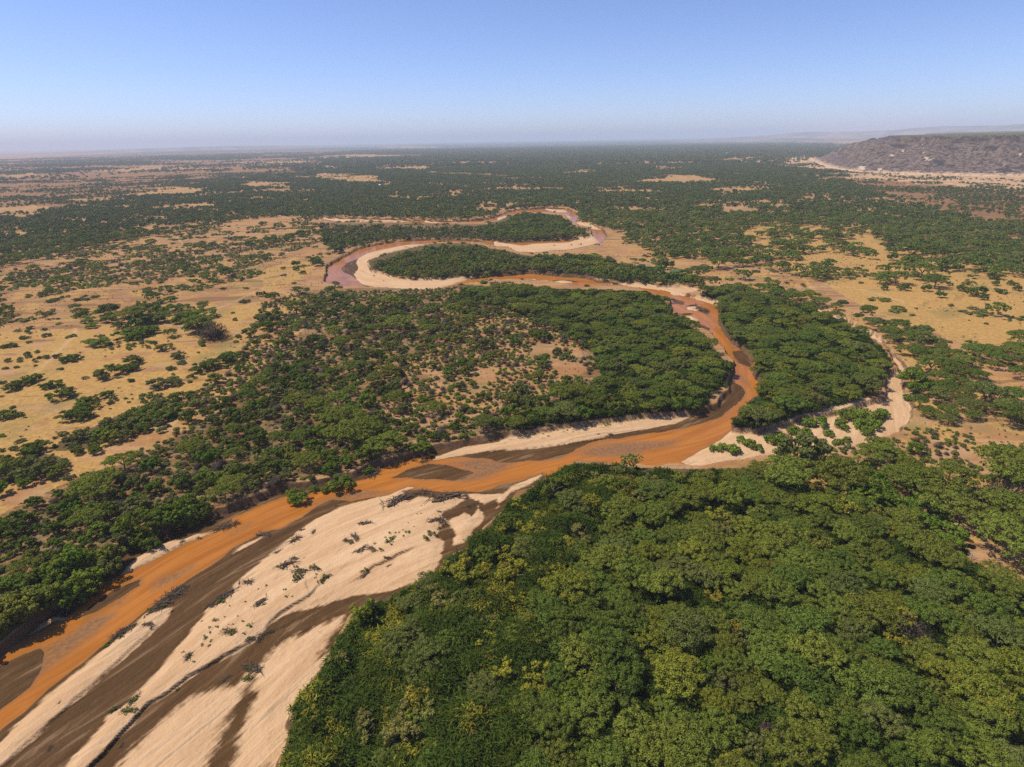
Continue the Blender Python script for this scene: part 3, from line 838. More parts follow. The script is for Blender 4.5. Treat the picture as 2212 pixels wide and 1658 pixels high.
def creeper_mesh(seed, R=3.6, H=5.4, leaves=2600):
    rng = np.random.default_rng(seed)
    L = []
    ex = rng.uniform(.7, 1.4)
    for k in range(9):
        a = rng.uniform(0, 2 * pi)
        q = math.sqrt(rng.uniform(0, 1)) * R * .8
        top = H * rng.uniform(.62, 1.0)
        r = rng.uniform(.55, 1.1)
        for j in range(9):
            d = dome_points(1, rng, -.1)[0]
            L.append((cos(a) * q * ex + d[0] * r, sin(a) * q / ex + d[1] * r, top + d[2] * r * .6, r * rng.uniform(.25, .5)))
        for j in range(5):     # hanging curtains
            b = rng.uniform(0, 2 * pi)
            L.append((cos(a) * q * ex + cos(b) * r, sin(a) * q / ex + sin(b) * r, top - rng.uniform(.3, 2.0), r * rng.uniform(.2, .34)))
    L = np.array(L)
    v, f, vn = crown(L, leaves, .17, 1.0, -.4, 1.35, .7, rng)
    ids = rng.integers(0, len(L), 200)
    sv, sf, sn = strands(L[ids, :3] + dome_points(200, rng, .2) * L[ids, 3:4] * .9, 2, rng, .55, .04, .5)
    return np.concatenate([v, sv]), [f, sf + len(v)], np.concatenate([vn, sn])


def tuft_mesh(seed):
    rng = np.random.default_rng(seed)
    c = rng.normal(0, .55, (34, 3)) * np.array([1, 1, .45])
    v, f, vn = strands(c, 4, rng, .8, .06, .75)
    lv, lf, ln = leaf_quads(c[rng.integers(0, 34, 60)] + rng.normal(0, .3, (60, 3)), np.tile([0, 0, 1.], (60, 1)), np.full(60, .17), 1.2, .7, rng)
    return np.concatenate([v, lv]), [f, lf + len(v)], np.concatenate([vn, ln])

# ------------------------------------------------------------------ ground, river bed, water
def props(o, kind=None, label=None, cat=None, group=None):
    if kind:
        o['kind'] = kind
    if label:
        o['label'] = label
    if cat:
        o['category'] = cat
    if group:
        o['group'] = group
    return o


centre = ground(np.array([(-300, 1800), (0, 1560), (250, 1400), (500, 1230), (750, 1110), (1000, 1030), (1250, 970), (1480, 925), (1585, 865), (1600, 800), (1555, 740), (1500, 680), (1440, 640), (1300, 607), (1100, 600), (900, 615), (760, 605),
                (722, 585), (750, 560), (850, 530), (1050, 522), (1200, 535), (1290, 510), (1235, 470), (1170, 453), (1080, 470), (900, 477), (690, 470)], float), -2)


def spline(p, n=7):
    q = np.concatenate([[2 * p[0] - p[1]], p, [2 * p[-1] - p[-2]]])
    out = []
    for i in range(1, len(q) - 2):
        for t in np.arange(n) / n:
            a, b, c, d = q[i - 1], q[i], q[i + 1], q[i + 2]
            out.append(.5 * (2 * b + (c - a) * t + (2 * a - 5 * b + 4 * c - d) * t * t + (3 * b - a - 3 * c + d) * t ** 3))
    out.append(p[-1])
    return np.array(out)


CEN = spline(centre, 5)


def along_flow(x, y):
    best = np.full(x.shape, 1e9)
    al = np.zeros(x.shape)
    fl = np.zeros(x.shape)
    s = 0.
    for i in range(len(CEN) - 1):
        a, b = CEN[i], CEN[i + 1]
        dx, dy = b - a
        L = math.hypot(dx, dy)
        t = np.clip(((x - a[0]) * dx + (y - a[1]) * dy) / (L * L), 0, 1)
        ex, ey = x - a[0] - t * dx, y - a[1] - t * dy
        d = np.hypot(ex, ey)
        m = d < best
        best = np.where(m, d, best)
        al = np.where(m, s + t * L, al)
        fl = np.where(m, np.sign(dx * ey - dy * ex) * d, fl)
        s += L
    return al, fl


def bed_height(x, y):
    """height of the land and the fields the material needs"""
    n = len(x)
    F = {}
    ch = sdf(x, y, CHAN, 30.)
    near = ch > -6
    dry = np.full(n, -20.)
    wet = np.full(n, -20.)
    sho = np.full(n, -20.)
    al = np.zeros(n)
    fl = np.zeros(n)
    xs, ys = x[near], y[near]
    soft = sdf(xs, ys, DRY[1:4], 20.)
    dry[near] = np.maximum(sdf(xs, ys, DRY[:1] + DRY[4:], 20.), soft * np.where(soft > 0, .34, .5))
    wet[near] = np.maximum(sdf(xs, ys, WET, 20.), dry[near])
    sho[near] = sdf(xs, ys, SHOAL, 20.)
    al[near], fl[near] = along_flow(xs, ys)
    base = (fbm(x, y, 60, 3) - .5) * .9 + (fbm(x, y, 9, 5) - .5) * .22
    rr = np.hypot(x, y)
    base += (fbm(x, y, 1500, 8) - .5) * 10 * sstep(1500, 6000, rr)
    wet = wet + np.where(wet > -6, (fbm(x, y, 5, 61, 3) - .5) * 1.6, 0)
    bed = np.where(wet > 0, WZ + .02 + .16 * sstep(0, 4, wet), WZ - np.minimum(.7, -wet * .22))
    bed = bed + .42 * sstep(-.4, 3.0, dry) + .25 * sstep(3, 14, dry)
    bed += np.where(dry > 0, (fbm(al * .5, fl * 2.2, 7, 21) - .5) * .22 + (fbm(x, y, 2.2, 9) - .5) * .10, 0)
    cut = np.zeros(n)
    for p, h in SCARP:
        lo, hi = p.min(0) - 16, p.max(0) + 16
        m = (x > lo[0]) & (x < hi[0]) & (y > lo[1]) & (y < hi[1])
        if not m.any():
            continue
        d, sg = seg_dist(x[m], y[m], p, False, True)
        w = (vnoise(x[m], y[m], 1.2, 4) - .5) * .35 + (vnoise(x[m], y[m], 6., 6) - .5) * .7
        s = d * sg + w
        ends = np.minimum(np.hypot(x[m] - p[0, 0], y[m] - p[0, 1]), np.hypot(x[m] - p[-1, 0], y[m] - p[-1, 1]))
        e = sstep(0, 6, ends)
        up = sstep(-.2, .2, s) if h > 0 else sstep(.2, -.2, s)
        prof = np.where(up > .5, np.exp(-np.maximum(np.abs(s) - .4, 0) / 7.), 0) * up
        low = (1 - up) * np.exp(-np.maximum(np.abs(s) - .4, 0) / 4.)
        dz = abs(h) * e * (prof * .55 - low * .45)
        bed[m] += dz
        base[m] += dz
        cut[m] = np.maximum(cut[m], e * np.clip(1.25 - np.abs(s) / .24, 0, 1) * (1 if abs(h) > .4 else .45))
    jag = (vnoise(x, y, 3.2, 31) - .5) * 1.3 + (vnoise(x, y, 9, 33) - .5) * 1.6
    t = sstep(-.2, 1.25, ch + jag * np.where(ch > -3, 1, 0))
    z = base * (1 - t) + bed * t
    bankf = np.clip(np.minimum(t, 1 - t) * 5, 0, 1)
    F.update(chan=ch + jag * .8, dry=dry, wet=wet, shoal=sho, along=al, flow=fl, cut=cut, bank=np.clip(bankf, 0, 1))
    return z, F


vrow = np.arange(1712., 305., -1.9)
rr = ground(np.stack([np.full(vrow.shape, 1106.), vrow], 1))
rad = np.hypot(rr[:, 0], rr[:, 1])
rad = rad[rad < 2400]
ext = 2400 * 1.03 ** np.arange(0, 88)
rad = np.concatenate([np.linspace(4, rad[0] - 3, 10), rad, ext])
th = np.arange(-56.5, 56.5, .116)
th = np.concatenate([np.linspace(-180, -56.8, 42)[:-1], th, np.linspace(56.8, 180, 42)[1:-1]])
TH, RR = np.meshgrid(np.radians(th), rad)
GX = (RR * np.sin(TH)).ravel()
GY = (RR * np.cos(TH)).ravel()
nr, nt = len(rad), len(th)
GZ, GF = bed_height(GX, GY)
su, sv = survey(GX, GY, 0.)
infront = np.isfinite(su) & (sv > 290) & (su > -900) & (su < 3100)
ridx = np.zeros(len(GX), int)
ridx[infront] = regions_at(GX[infront], GY[infront], 0.)
tab = np.array([[g[4], g[5], g[6], g[7]] for g in REG])
for k, nm in enumerate(('grass', 'brown', 'pale', 'litter')):
    GF[nm] = tab[ridx, k].astype(float)
rfar = np.hypot(GX, GY)
cov = np.array([g[2] for g in REG])[ridx]
GF['farwood'] = cov * sstep(3800, 7000, rfar) * .75 + sstep(4500, 11000, rfar) * .38 - .15 * (rfar < 3000)
trk = np.zeros(len(GX))
for p in TRACK:
    q = spline(p, 5)
    lo, hi = q.min(0) - 8, q.max(0) + 8
    m = (GX > lo[0]) & (GX < hi[0]) & (GY > lo[1]) & (GY < hi[1])
    d = seg_dist(GX[m], GY[m], q, False)
    trk[m] = np.maximum(trk[m], 1 - sstep(.4, 1.9, d))
GF['track'] = trk
SPROUT = [ground(D('Z7', [(0, 1180), (300, 1120), (920, 1050), (1100, 1040), (900, 1110), (500, 1180), (0, 1270), (-200, 1280), (-150, 1200)]), -2), ground(D('Z3', [(200, 1045), (560, 1030), (740, 1000), (700, 1045), (500, 1060), (250, 1065)]), -2)]
GF['sprout'] = sstep(-1, 3, sdf(GX, GY, SPROUT, 10.)) * .8

ii = np.arange((nr - 1) * nt)
r0, c0 = ii // nt, ii % nt
c1 = (c0 + 1) % nt
FACES = np.stack([r0 * nt + c0, r0 * nt + c1, (r0 + 1) * nt + c1, (r0 + 1) * nt + c0], 1)[:, ::-1]
keep = np.ones(len(FACES), bool)
fx, fy = GX[FACES].mean(1), GY[FACES].mean(1)
fch = GF['chan'][FACES].mean(1)
cls = np.zeros(len(FACES), int)
inch = fch > -.3
cls[inch] = 1
SIDE = [ground(D(*dry_src[-1]), -1.8)]
bars = {2: SIDE, 3: [DRY[0]], 4: DRY[1:4], 5: [DRY[4]], 6: [DRY[8]], 7: [DRY[10]], 8: [DRY[11]]}
fi = np.where(inch)[0]
for k, ps in bars.items():
    m = np.zeros(len(fi), bool)
    for p in ps:
        m |= inpoly(fx[fi], fy[fi], p)
    cls[fi[m]] = k
SETTING = {0: ('ground', 'sandy plain and woodland floor'), 1: ('riverbed', 'damp brown river bed'), 2: ('dry_riverbed', 'pale bed of the dry side channel'),
           3: ('sandbar', 'broad pale sandbar strewn with driftwood'), 4: ('sandbar', 'pale sand below the wet gully'), 5: ('sandbar', 'long narrow spit of pale sand in the river'),
           6: ('sandbar', 'strip of pale sand under the inside woodland'), 7: ('sandbar', 'curved point bar inside the river loop'), 8: ('sandbar', 'sand flat in the upper meander')}
VALL = np.stack([GX, GY, GZ], 1)
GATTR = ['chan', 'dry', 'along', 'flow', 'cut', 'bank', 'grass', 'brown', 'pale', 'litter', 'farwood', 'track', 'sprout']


def sub_mesh(name, faces, verts, attrs, mat):
    used = np.unique(faces)
    mp = np.full(len(verts), -1, np.int32)
    mp[used] = np.arange(len(used))
    return mesh_np(name, verts[used], mp[faces], mat, True, {k: a[used] for k, a in attrs.items()})


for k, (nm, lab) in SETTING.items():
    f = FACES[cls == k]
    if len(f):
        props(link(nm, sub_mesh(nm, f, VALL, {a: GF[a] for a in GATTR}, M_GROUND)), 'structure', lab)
wf = (GF['wet'][FACES].min(1) < 1.2) & (GF['chan'][FACES].max(1) > -2.0)
WV = np.stack([GX, GY, np.full(len(GX), WZ)], 1)
props(link('river', sub_mesh('river', FACES[wf], WV, {'shoal': GF['shoal'], 'depth': -GF['wet'], 'along': GF['along'], 'flow': GF['flow']}, M_WATER)), 'structure', 'muddy orange meandering river')


# ------------------------------------------------------------------ mesa and far hills
def mat_mesa():
    m = bpy.data.materials.new('mesa_rock')
    t = NT(m)
    pos = t.n('ShaderNodeNewGeometry').outputs['Position']
    n1 = t.noise(pos, .012, 5, .6)
    n2 = t.noise(pos, .085, 6, .8)
    col = t.mix(t.ramp(n2, .40, .60), (.036, .026, .021), (.19, .135, .10))
    col = t.mix(t.math('MULTIPLY', t.ramp(t.noise(pos, .022, 3, .5), .60, .66), .85), col, (.028, .022, .020))  # dark rock blotches paint in the shadow spots of the gully cliffs
    col = t.mix(t.math('MULTIPLY', t.ramp(n2, .60, .68), .7), col, (.06, .075, .04))
    pale = t.math('ADD', t.attr('scar'), t.math('MULTIPLY', t.math('SUBTRACT', n2, .5), 1.1))
    col = t.mix(t.ramp(pale, .5, .75), col, (.50, .38, .26))
    foot = t.math('ADD', t.attr('foot'), t.math('MULTIPLY', t.math('SUBTRACT', n2, .5), 1.5))
    col = t.mix(t.math('MULTIPLY', t.ramp(foot, .5, .9), .9), col, (.55, .37, .22))
    col = t.mix(t.attr('cap'), col, (.03, .025, .022))
    col = t.mix(t.attr('top'), col, t.mix(t.ramp(n2, .4, .65), (.125, .115, .055), (.085, .09, .045)))
    b = t.n('ShaderNodeBsdfPrincipled', ins={'Base Color': col, 'Roughness': .95})
    b.inputs['Specular IOR Level'].default_value = .1
    t.out(b.outputs[0])
    return m


M_MESA = mat_mesa()
mfoot = ground(np.array([(1745, 345), (1787, 364), (1849, 374), (1952, 378), (2055, 380), (2212, 383), (2500, 390), (3000, 405)], float))
back = np.array([[7500, 2600], [8500, 8000], [4900, 8000], [2500, 3900]])
MESA = np.concatenate([mfoot, back])
lo, hi = MESA.min(0), MESA.max(0)
mx = np.concatenate([np.arange(lo[0] - 20, 3400, 14.), np.arange(3400, hi[0], 80.)])
my = np.concatenate([np.arange(lo[1] - 20, 3600, 14.), np.arange(3600, hi[1], 110.)])
MX, MY = np.meshgrid(mx, my)
sh = MX.shape
MX, MY = MX.ravel(), MY.ravel()
ms = sdf(MX, MY, [MESA], 900.)
rid = 1 - np.abs(2 * fbm(MX, MY, 170, 41, 3) - 1)
FU = (mfoot[4] - mfoot[0]) / np.linalg.norm(mfoot[4] - mfoot[0])
mal = MX * FU[0] + MY * FU[1] + (fbm(MX, MY, 120, 43, 2) - .5) * 90
mac = MX * FU[1] - MY * FU[0]
gul = (rid - .62) * 120 + (np.abs(2 * fbm(mal, mac * .12, 75, 47, 3) - 1) - .3) * 130 + (np.abs(2 * vnoise(mal, mac * .2, 26, 49) - 1) - .5) * 30
run = 285.
s = ms + gul * sstep(20, 140, ms) * (1 - .8 * sstep(190, 290, ms))
TOPZ = 90.
talus = TOPZ * .80 * sstep(-30, run, s) ** 1.0
cliff = TOPZ * .20 * sstep(run * .90, run * 1.0, s)
mz = talus + cliff + sstep(350, 900, ms) * 6 + (fbm(MX, MY, 30, 51, 3) - .5) * 4 * sstep(5, 60, ms) * (1 - sstep(run * .9, run * 1.05, s))
mz = np.where(ms < 1, -6, np.maximum(mz, .3))
scar = np.zeros(len(MX))
mu, mv = survey(MX, MY, mz)
for (zx, zy, rx) in [(1190, 290, 38), (1100, 330, 34), (1390, 350, 45), (1460, 355, 30), (1370, 240, 30), (850, 430, 45), (1000, 440, 35), (2045, 415, 30), (1180, 350, 18), (1370, 310, 20), (2190, 310, 22)]:
    c = D('Z4', [(zx, zy)])[0]
    with np.errstate(invalid='ignore'):
        d = np.hypot((mu - c[0]), (mv - c[1]) * 1.7) / (rx * KZ)
    scar = np.maximum(scar, np.nan_to_num(.80 * (1 - sstep(.4, 1.5, d))) * (ms < 700))
MF = {'scar': scar, 'foot': 1 - sstep(-20, 95, s), 'cap': np.clip(1 - np.abs(s - run * .955) / 14, 0, 1) * .9, 'top': sstep(run * 1.0, run * 1.04, s)}
i, j = np.meshgrid(np.arange(sh[0] - 1), np.arange(sh[1] - 1), indexing='ij')
q = (i * sh[1] + j).ravel()
mfc = np.stack([q, q + 1, q + sh[1] + 1, q + sh[1]], 1)
mfc = mfc[(ms[mfc].max(1) > 0)]
props(link('mesa', sub_mesh('mesa', mfc, np.stack([MX, MY, mz], 1), MF, M_MESA)), 'structure', 'dark flat-topped mesa')


def mat_hill():
    m = bpy.data.materials.new('far_hill_rock')
    t = NT(m)
    pos = t.n('ShaderNodeNewGeometry').outputs['Position']
    n = t.noise(pos, .002, 5, .65)
    b = t.n('ShaderNodeBsdfPrincipled', ins={'Base Color': t.mix(t.ramp(n, .4, .62), (.10, .095, .06), (.26, .19, .13)), 'Roughness': 1.})
    t.out(b.outputs[0])
    return m


M_HILL = mat_hill()


def ridge(name, label, pts, depth, height, seed):
    """range of hills: pts = (azimuth deg, distance, relative height)"""
    pts = np.array(pts, float)
    n, m = 130, 16
    t = np.linspace(0, 1, n)
    k = np.linspace(0, 1, len(pts))
    az, ds, hh = (np.interp(t, k, pts[:, c]) for c in range(3))
    V = []
    for b in np.linspace(0, 1, m):
        r = ds + b * depth
        x, y = r * np.sin(np.radians(az)), r * np.cos(np.radians(az))
        z = hh * height * sin(pi * min(b * 1.1, 1)) ** .8 * (.62 + .55 * fbm(x, y, 1400, seed, 4)) - 8
        V.append(np.stack([x, y, z], 1))
    V = np.concatenate(V)
    i, j = np.meshgrid(np.arange(m - 1), np.arange(n - 1), indexing='ij')
    q = (i * n + j).ravel()
    props(link(name, mesh_np(name, V, np.stack([q, q + 1, q + n + 1, q + n], 1), M_HILL, True)), 'structure', label)


ridge('hills', 'low hills on the hazy horizon beyond the plain', [(-40, 13000, .0), (-33, 13000, .45), (-26, 13500, .9), (-20, 14000, .7), (-13, 15000, .35), (-8, 15500, .0)], 2600, 100, 3)
ridge('hills', 'long pale ridge far behind the mesa', [(14, 15000, 0), (20, 14500, .35), (25, 14000, .6), (32, 13000, .8), (41, 12500, 1.0), (50, 12000, 1.1), (62, 12000, 1.0)], 3000, 265, 5)
ridge('hills', 'pale foothills in front of the far ridge', [(13, 11500, 0), (18, 11000, .6), (22, 10500, .8), (27, 10500, .7), (33, 10500, .6), (45, 10500, .6)], 1500, 90, 9)

# ------------------------------------------------------------------ haze
hb = bpy.data.materials.new('haze')
hb.use_nodes = True
hb.node_tree.nodes.clear()
ho = hb.node_tree.nodes.new('ShaderNodeOutputMaterial')
hp = hb.node_tree.nodes.new('ShaderNodeVolumePrincipled')
hp.inputs['Color'].default_value = (.74, .84, 1.0, 1)
hp.inputs['Density'].default_value = 9.5e-5
hp.inputs['Anisotropy'].default_value = .0
hb.node_tree.links.new(hp.outputs[0], ho.inputs['Volume'])
W_, B_, T_ = 34000., -22., 330.
hv = np.array([(x, y, z) for x in (-W_, W_) for y in (-W_, W_) for z in (B_, T_)])
haze = link('haze', mesh_np('haze', hv, np.array([(0, 1, 3, 2), (4, 6, 7, 5), (0, 4, 5, 1), (2, 3, 7, 6), (0, 2, 6, 4), (1, 5, 7, 3)]), hb))
props(haze, 'stuff', 'pale blue haze over the valley')

# ------------------------------------------------------------------ plant prototypes
ACA = [acacia_mesh(100 + k, R=5.2 * f, H=h) for k, (f, h) in enumerate([(1, 5.4), (1.0, 5.0), (.95, 5.8), (1.05, 5.3), (1., 5.6), (.95, 5.1), (1., 5.3)])]
BUS = [bush_mesh(200 + k) for k in range(6)]
SHR = [shrub_mesh(300 + k) for k in range(5)]
THO = [thorn_mesh(400 + k) for k in range(3)]
CRE = [creeper_mesh(500 + k) for k in range(5)]
PROTO = {A: ('acacia_crown', ACA), B: ('bush_crown', BUS), S: ('shrub_leaves', SHR), T: ('thorn_twigs', THO), Y_: ('creeper_crown', CRE)}
PMAT = {A: LEAF['acacia'], B: LEAF['bush'], S: LEAF['shrub'], T: LEAF['thorn'], Y_: LEAF['creeper']}
MESH = {k: [plant(nm, t_, PMAT[k][0][1]) for t_ in lst] for k, (nm, lst) in PROTO.items()}
TRK = [mesh_np('acacia_trunk', *acacia_trunk(100 + k), M_BARK) for k in range(3)]
stemv, stemf = tubes([((0, 0, -.3), (.1, .1, 1.6), .22, .12), ((0, 0, .2), (.8, .3, 1.9), .12, .06), ((0, 0, .2), (-.6, .6, 2.0), .12, .06), ((0, 0, .3), (-.2, -.8, 1.9), .1, .05)])
STEM = mesh_np('bush_stem', stemv, stemf, M_BARK)
RAD_ = {A: 5.2, B: 3.2, S: 1.75, T: 1.9, Y_: 3.5}
TALL = {A: 5.4, B: 4.2, S: 1.4, T: 2.3, Y_: 5.2}

# ------------------------------------------------------------------ plants placed one by one from the photograph
PL = []          # dicts: kind, x, y, rot, s (sx, sy, sz), col, region, note


def put(kind, x, y, s, col=None, note=None, sz=None, reg_=None, var=None):
    if kind == T:
        sz = s
    PL.append(dict(k=kind, x=x, y=y, rot=random.uniform(0, 2 * pi), s=s, sz=sz or s, col=col, note=note, reg=reg_, var=var))


def put_px(kind, zone, pts, col=None, note=None, flat=1.0, z0=None):
    """(x, y of the crown's middle, width) in survey units of a print"""
    kz = KZ if zone not in ('F3', 'F4') else 500. / 2211. * KD
    if zone == 'D':
        kz = 1.
    for (x, y, w) in pts:
        p = D(zone, [(x, y)])
        g = ground(p, 0.)[0]
        dist = math.hypot(math.hypot(*g), CAM_H)
        s = w * kz * dist / FOC / 2 / RAD_[kind] * (1.05 if kind == A else 1.12)
        g = ground(p, TALL[kind] * s * flat * (.62 if kind == A else .42))[0]
        put(kind, g[0], g[1], s, col, note, s * flat)


put_px(B, 'Z5', [(665, 195, 75), (535, 565, 65), (605, 552, 90), (95, 800, 90), (145, 770, 80), (225, 745, 90), (290, 715, 90), (390, 790, 80), (450, 775, 90), (500, 860, 135), (700, 915, 90), (770, 900, 80), (690, 970, 100), (770, 960, 90),
     (590, 1040, 130), (670, 1030, 140), (905, 865, 90), (1120, 575, 115), (910, 680, 150), (1040, 645, 100), (1115, 635, 100), (1690, 640, 130), (1780, 610, 130), (1890, 560, 130), (1960, 540, 130), (1340, 1050, 150), (1410, 1030, 120),
     (1510, 885, 120), (1615, 865, 100), (230, 1330, 120), (310, 1310, 130), (40, 1035, 100), (915, 150, 130), (1245, 140, 140), (1170, 240, 160), (1000, 280, 90), (930, 215, 120), (1300, 230, 120), (1660, 300, 150)],
       0, 'on the bare plain', .62)
put_px(B, 'Z5', [(1080, 350, 150), (1180, 335, 160), (1260, 315, 130), (1140, 370, 120), (745, 235, 90), (820, 418, 130), (1410, 140, 120), (1560, 220, 170), (1700, 190, 170), (770, 280, 80)], 1, 'on the bare plain', .5)
put_px(S, 'Z5', [(35, 455, 58), (100, 445, 75), (210, 380, 60), (390, 360, 60), (575, 372, 48), (620, 360, 48), (310, 495, 45), (45, 635, 40), (135, 625, 40), (295, 612, 30), (500, 640, 45), (15, 755, 50), (1525, 590, 75), (1430, 640, 75),
     (110, 1308, 65), (460, 1290, 55), (160, 1030, 70), (105, 965, 45), (250, 300, 60), (370, 310, 50), (890, 618, 40), (1210, 918, 50), (1010, 1040, 40), (905, 1095, 35), (25, 1200, 50), (575, 1555, 75), (715, 720, 50), (240, 540, 40), (670, 505, 22),
     (1690, 415, 60), (1690, 440, 60), (1455, 380, 45), (800, 365, 25), (430, 225, 40), (480, 225, 35), (985, 392, 30), (710, 412, 25), (1590, 750, 50), (1640, 720, 40), (1455, 690, 40), (815, 1040, 35), (210, 1055, 25)], None, 'on the bare plain', .8)
put_px(B, 'Z5', [(1385, 465, 95), (1505, 530, 100), (1320, 775, 130), (1440, 755, 120), (1345, 950, 140), (1645, 945, 110)], 2, 'on the bare plain', .6)
put_px(A, 'Z5', [(1430, 335, 100), (1650, 265, 210), (1120, 195, 190), (1380, 195, 130)], 0, 'on the bare plain')
put_px(T, 'Z5', [(1800, 350, 190)], 1, 'on the bare plain', .7)
put_px(A, 'Z6', [(1605, 140, 175), (660, 420, 160), (720, 625, 180), (1120, 880, 170), (300, 905, 200), (270, 120, 170), (480, 960, 230), (650, 1040, 270), (780, 1150, 330), (600, 1180, 220), (1420, 970, 190), (1010, 1265, 260), (380, 1400, 210),
     (1140, 255, 220), (1080, 75, 180), (620, 905, 190), (880, 1190, 180)], 0, 'in the woodland along the river')
put_px(A, 'Y1', [(870, 340, 200), (770, 420, 260), (730, 680, 210), (1030, 190, 200), (1620, 70, 190), (1950, 360, 170), (1880, 450, 190), (1150, 530, 130)], 0, 'in the woodland along the river')
put_px(A, 'F3', [(1140, 1085, 270), (1400, 1090, 190), (1530, 1090, 170), (1650, 1070, 180), (1500, 1270, 225), (820, 1230, 290), (1890, 1490, 250), (1230, 960, 190), (1400, 980, 260), (960, 930, 200), (1920, 960, 200), (1800, 1050, 200)], 1, 'on the tan fields')
put_px(B, 'F3', [(300, 1150, 120), (390, 1130, 110), (180, 990, 90), (1000, 1190, 75)], 0, 'on the tan fields', 1.25)
put_px(A, 'F4', [(885, 1360, 280), (290, 1310, 270), (80, 1345, 190), (90, 1190, 170), (350, 1170, 260), (690, 1200, 280), (420, 890, 230), (560, 880, 220), (840, 920, 280), (820, 1110, 190), (1020, 1080, 200), (1110, 1090, 190), (1400, 1100, 260),
     (470, 1070, 200), (560, 1060, 200), (1750, 1195, 200), (1770, 1265, 170), (1560, 1080, 200)], 1, 'on the golden savanna')
put_px(B, 'F4', [(990, 1190, 140), (1200, 1185, 120), (730, 1330, 110), (390, 1480, 120), (740, 1500, 110), (1260, 1500, 100), (1340, 1520, 90), (1540, 1535, 150), (940, 1600, 110), (1605, 1625, 90), (2110, 1490, 90), (1785, 1420, 80), (1090, 1425, 65),
     (230, 1030, 120), (210, 920, 100), (170, 850, 100), (1740, 1310, 110), (105, 1490, 80), (2015, 1400, 55), (1370, 1425, 45)], 0, 'on the golden savanna', .85)
put_px(S, 'Z7', [(1580, 1270, 90), (1660, 1265, 120), (1740, 1280, 130), (1810, 1205, 110), (1880, 1235, 120), (1960, 1270, 100), (2050, 1200, 120), (2130, 1180, 130)], 1, 'on the sand at the mouth of the dry channel', 1.)
put_px(S, 'Z8', [(90, 1200, 120), (180, 1185, 130), (290, 1130, 120), (380, 1145, 120), (580, 1150, 90), (410, 1055, 130), (520, 1060, 140), (720, 1000, 150), (830, 990, 160), (940, 1010, 160), (700, 1080, 130), (950, 1080, 140), (850, 1070, 130), (900, 1130, 110),
     (660, 1220, 90), (740, 1205, 80), (515, 1235, 115), (1020, 980, 130)], 1, 'on the sand inside the dry channel', 1.05)
put_px(B, 'Z8', [(1290, 740, 190), (1350, 820, 150), (1310, 690, 120), (1240, 850, 70), (1430, 785, 80), (1350, 890, 70)], 1, 'beside the bend of the dry channel', .7)
put_px(B, 'Y2', [(890, 330, 180), (800, 255, 120), (1120, 215, 80), (530, 430, 150), (1590, 60, 130), (1480, 70, 90), (660, 370, 70), (750, 380, 70)], 1, 'on the river bank', .75)
put_px(B, 'Y1', [(900, 960, 200), (840, 1040, 190), (700, 1150, 210), (560, 1240, 210), (420, 1310, 220), (260, 1390, 230), (100, 1460, 240), (330, 1220, 190), (1180, 800, 150), (1250, 845, 110), (1130, 720, 190), (620, 1050, 200), (480, 1120, 200),
     (1040, 830, 130), (1420, 640, 190), (1560, 600, 190), (1670, 580, 150), (1300, 700, 160), (0, 1500, 220), (150, 1280, 220)], None, 'on the bank above the river', .95)
put_px(A, 'Y4', [(220, 310, 380), (700, 300, 380), (1000, 90, 220), (1210, 330, 260), (1280, 370, 240), (1580, 340, 340), (1650, 570, 330), (2120, 290, 420), (2100, 560, 300), (2130, 620, 260), (2100, 850, 380), (1000, 130, 260)], 0, 'in the open acacia scrub')
put_px(B, 'Y4', [(700, 290, 210), (830, 340, 200), (930, 400, 230), (880, 450, 240), (960, 470, 200), (640, 240, 160)], 1, 'at the edge of the dense forest', .9)
put_px(B, 'Y4', [(380, 130, 280), (260, 160, 180)], 2, 'in the open acacia scrub', 1.1)
put_px(B, 'Y4', [(1600, 820, 190), (1390, 720, 170), (1090, 540, 160), (1430, 580, 200), (1240, 560, 130)], 1, 'in the open acacia scrub', .8)
put_px(T, 'Y4', [(1950, 520, 240)], 1, 'in the open acacia scrub', 1)
put_px(T, 'W4', [(1250, 545, 260), (1340, 620, 200), (1180, 520, 150)], 1, 'in the burnt clearing of the dense forest', .8)
put_px(B, 'W4', [(75, 1390, 120), (130, 1440, 120)], 3, 'in the dense forest', 1.1)
PL[-1]['purple'] = PL[-2]['purple'] = True
put_px(Y_, 'W4', [(1160, 490, 170), (1120, 620, 120), (1200, 640, 100)], 0, 'in the burnt clearing of the dense forest')
put_px(Y_, 'W3', [(1950, 550, 110), (2040, 520, 120), (1130, 1150, 110), (1260, 1160, 100), (1150, 1240, 80), (1790, 270, 130), (120, 70, 230), (90, 150, 180), (20, 540, 150), (250, 1070, 130), (370, 1020, 120), (60, 900, 170), (320, 900, 170), (80, 1250, 130), (430, 890, 90), (720, 1420, 80), (730, 1530, 90), (420, 210, 80), (600, 420, 110), (1980, 1620, 160)], 0, 'in the dense forest')
put_px(Y_, 'W2', [(1090, 370, 190), (1780, 320, 180), (1720, 250, 170), (1950, 130, 230), (1880, 60, 230), (2080, 70, 180), (2160, 520, 150), (2120, 660, 160), (1560, 1090, 190), (1500, 1160, 180), (1620, 1260, 180), (1390, 1400, 230), (1450, 1360, 170), (630, 1280, 130), (880, 780, 120),
     (1090, 1270, 130), (1840, 1260, 130), (1940, 1290, 130), (2190, 830, 130), (2060, 1480, 190), (1950, 1540, 150), (1540, 1530, 150), (1640, 1560, 160), (2100, 30, 150)], None, 'in the creeper thicket')
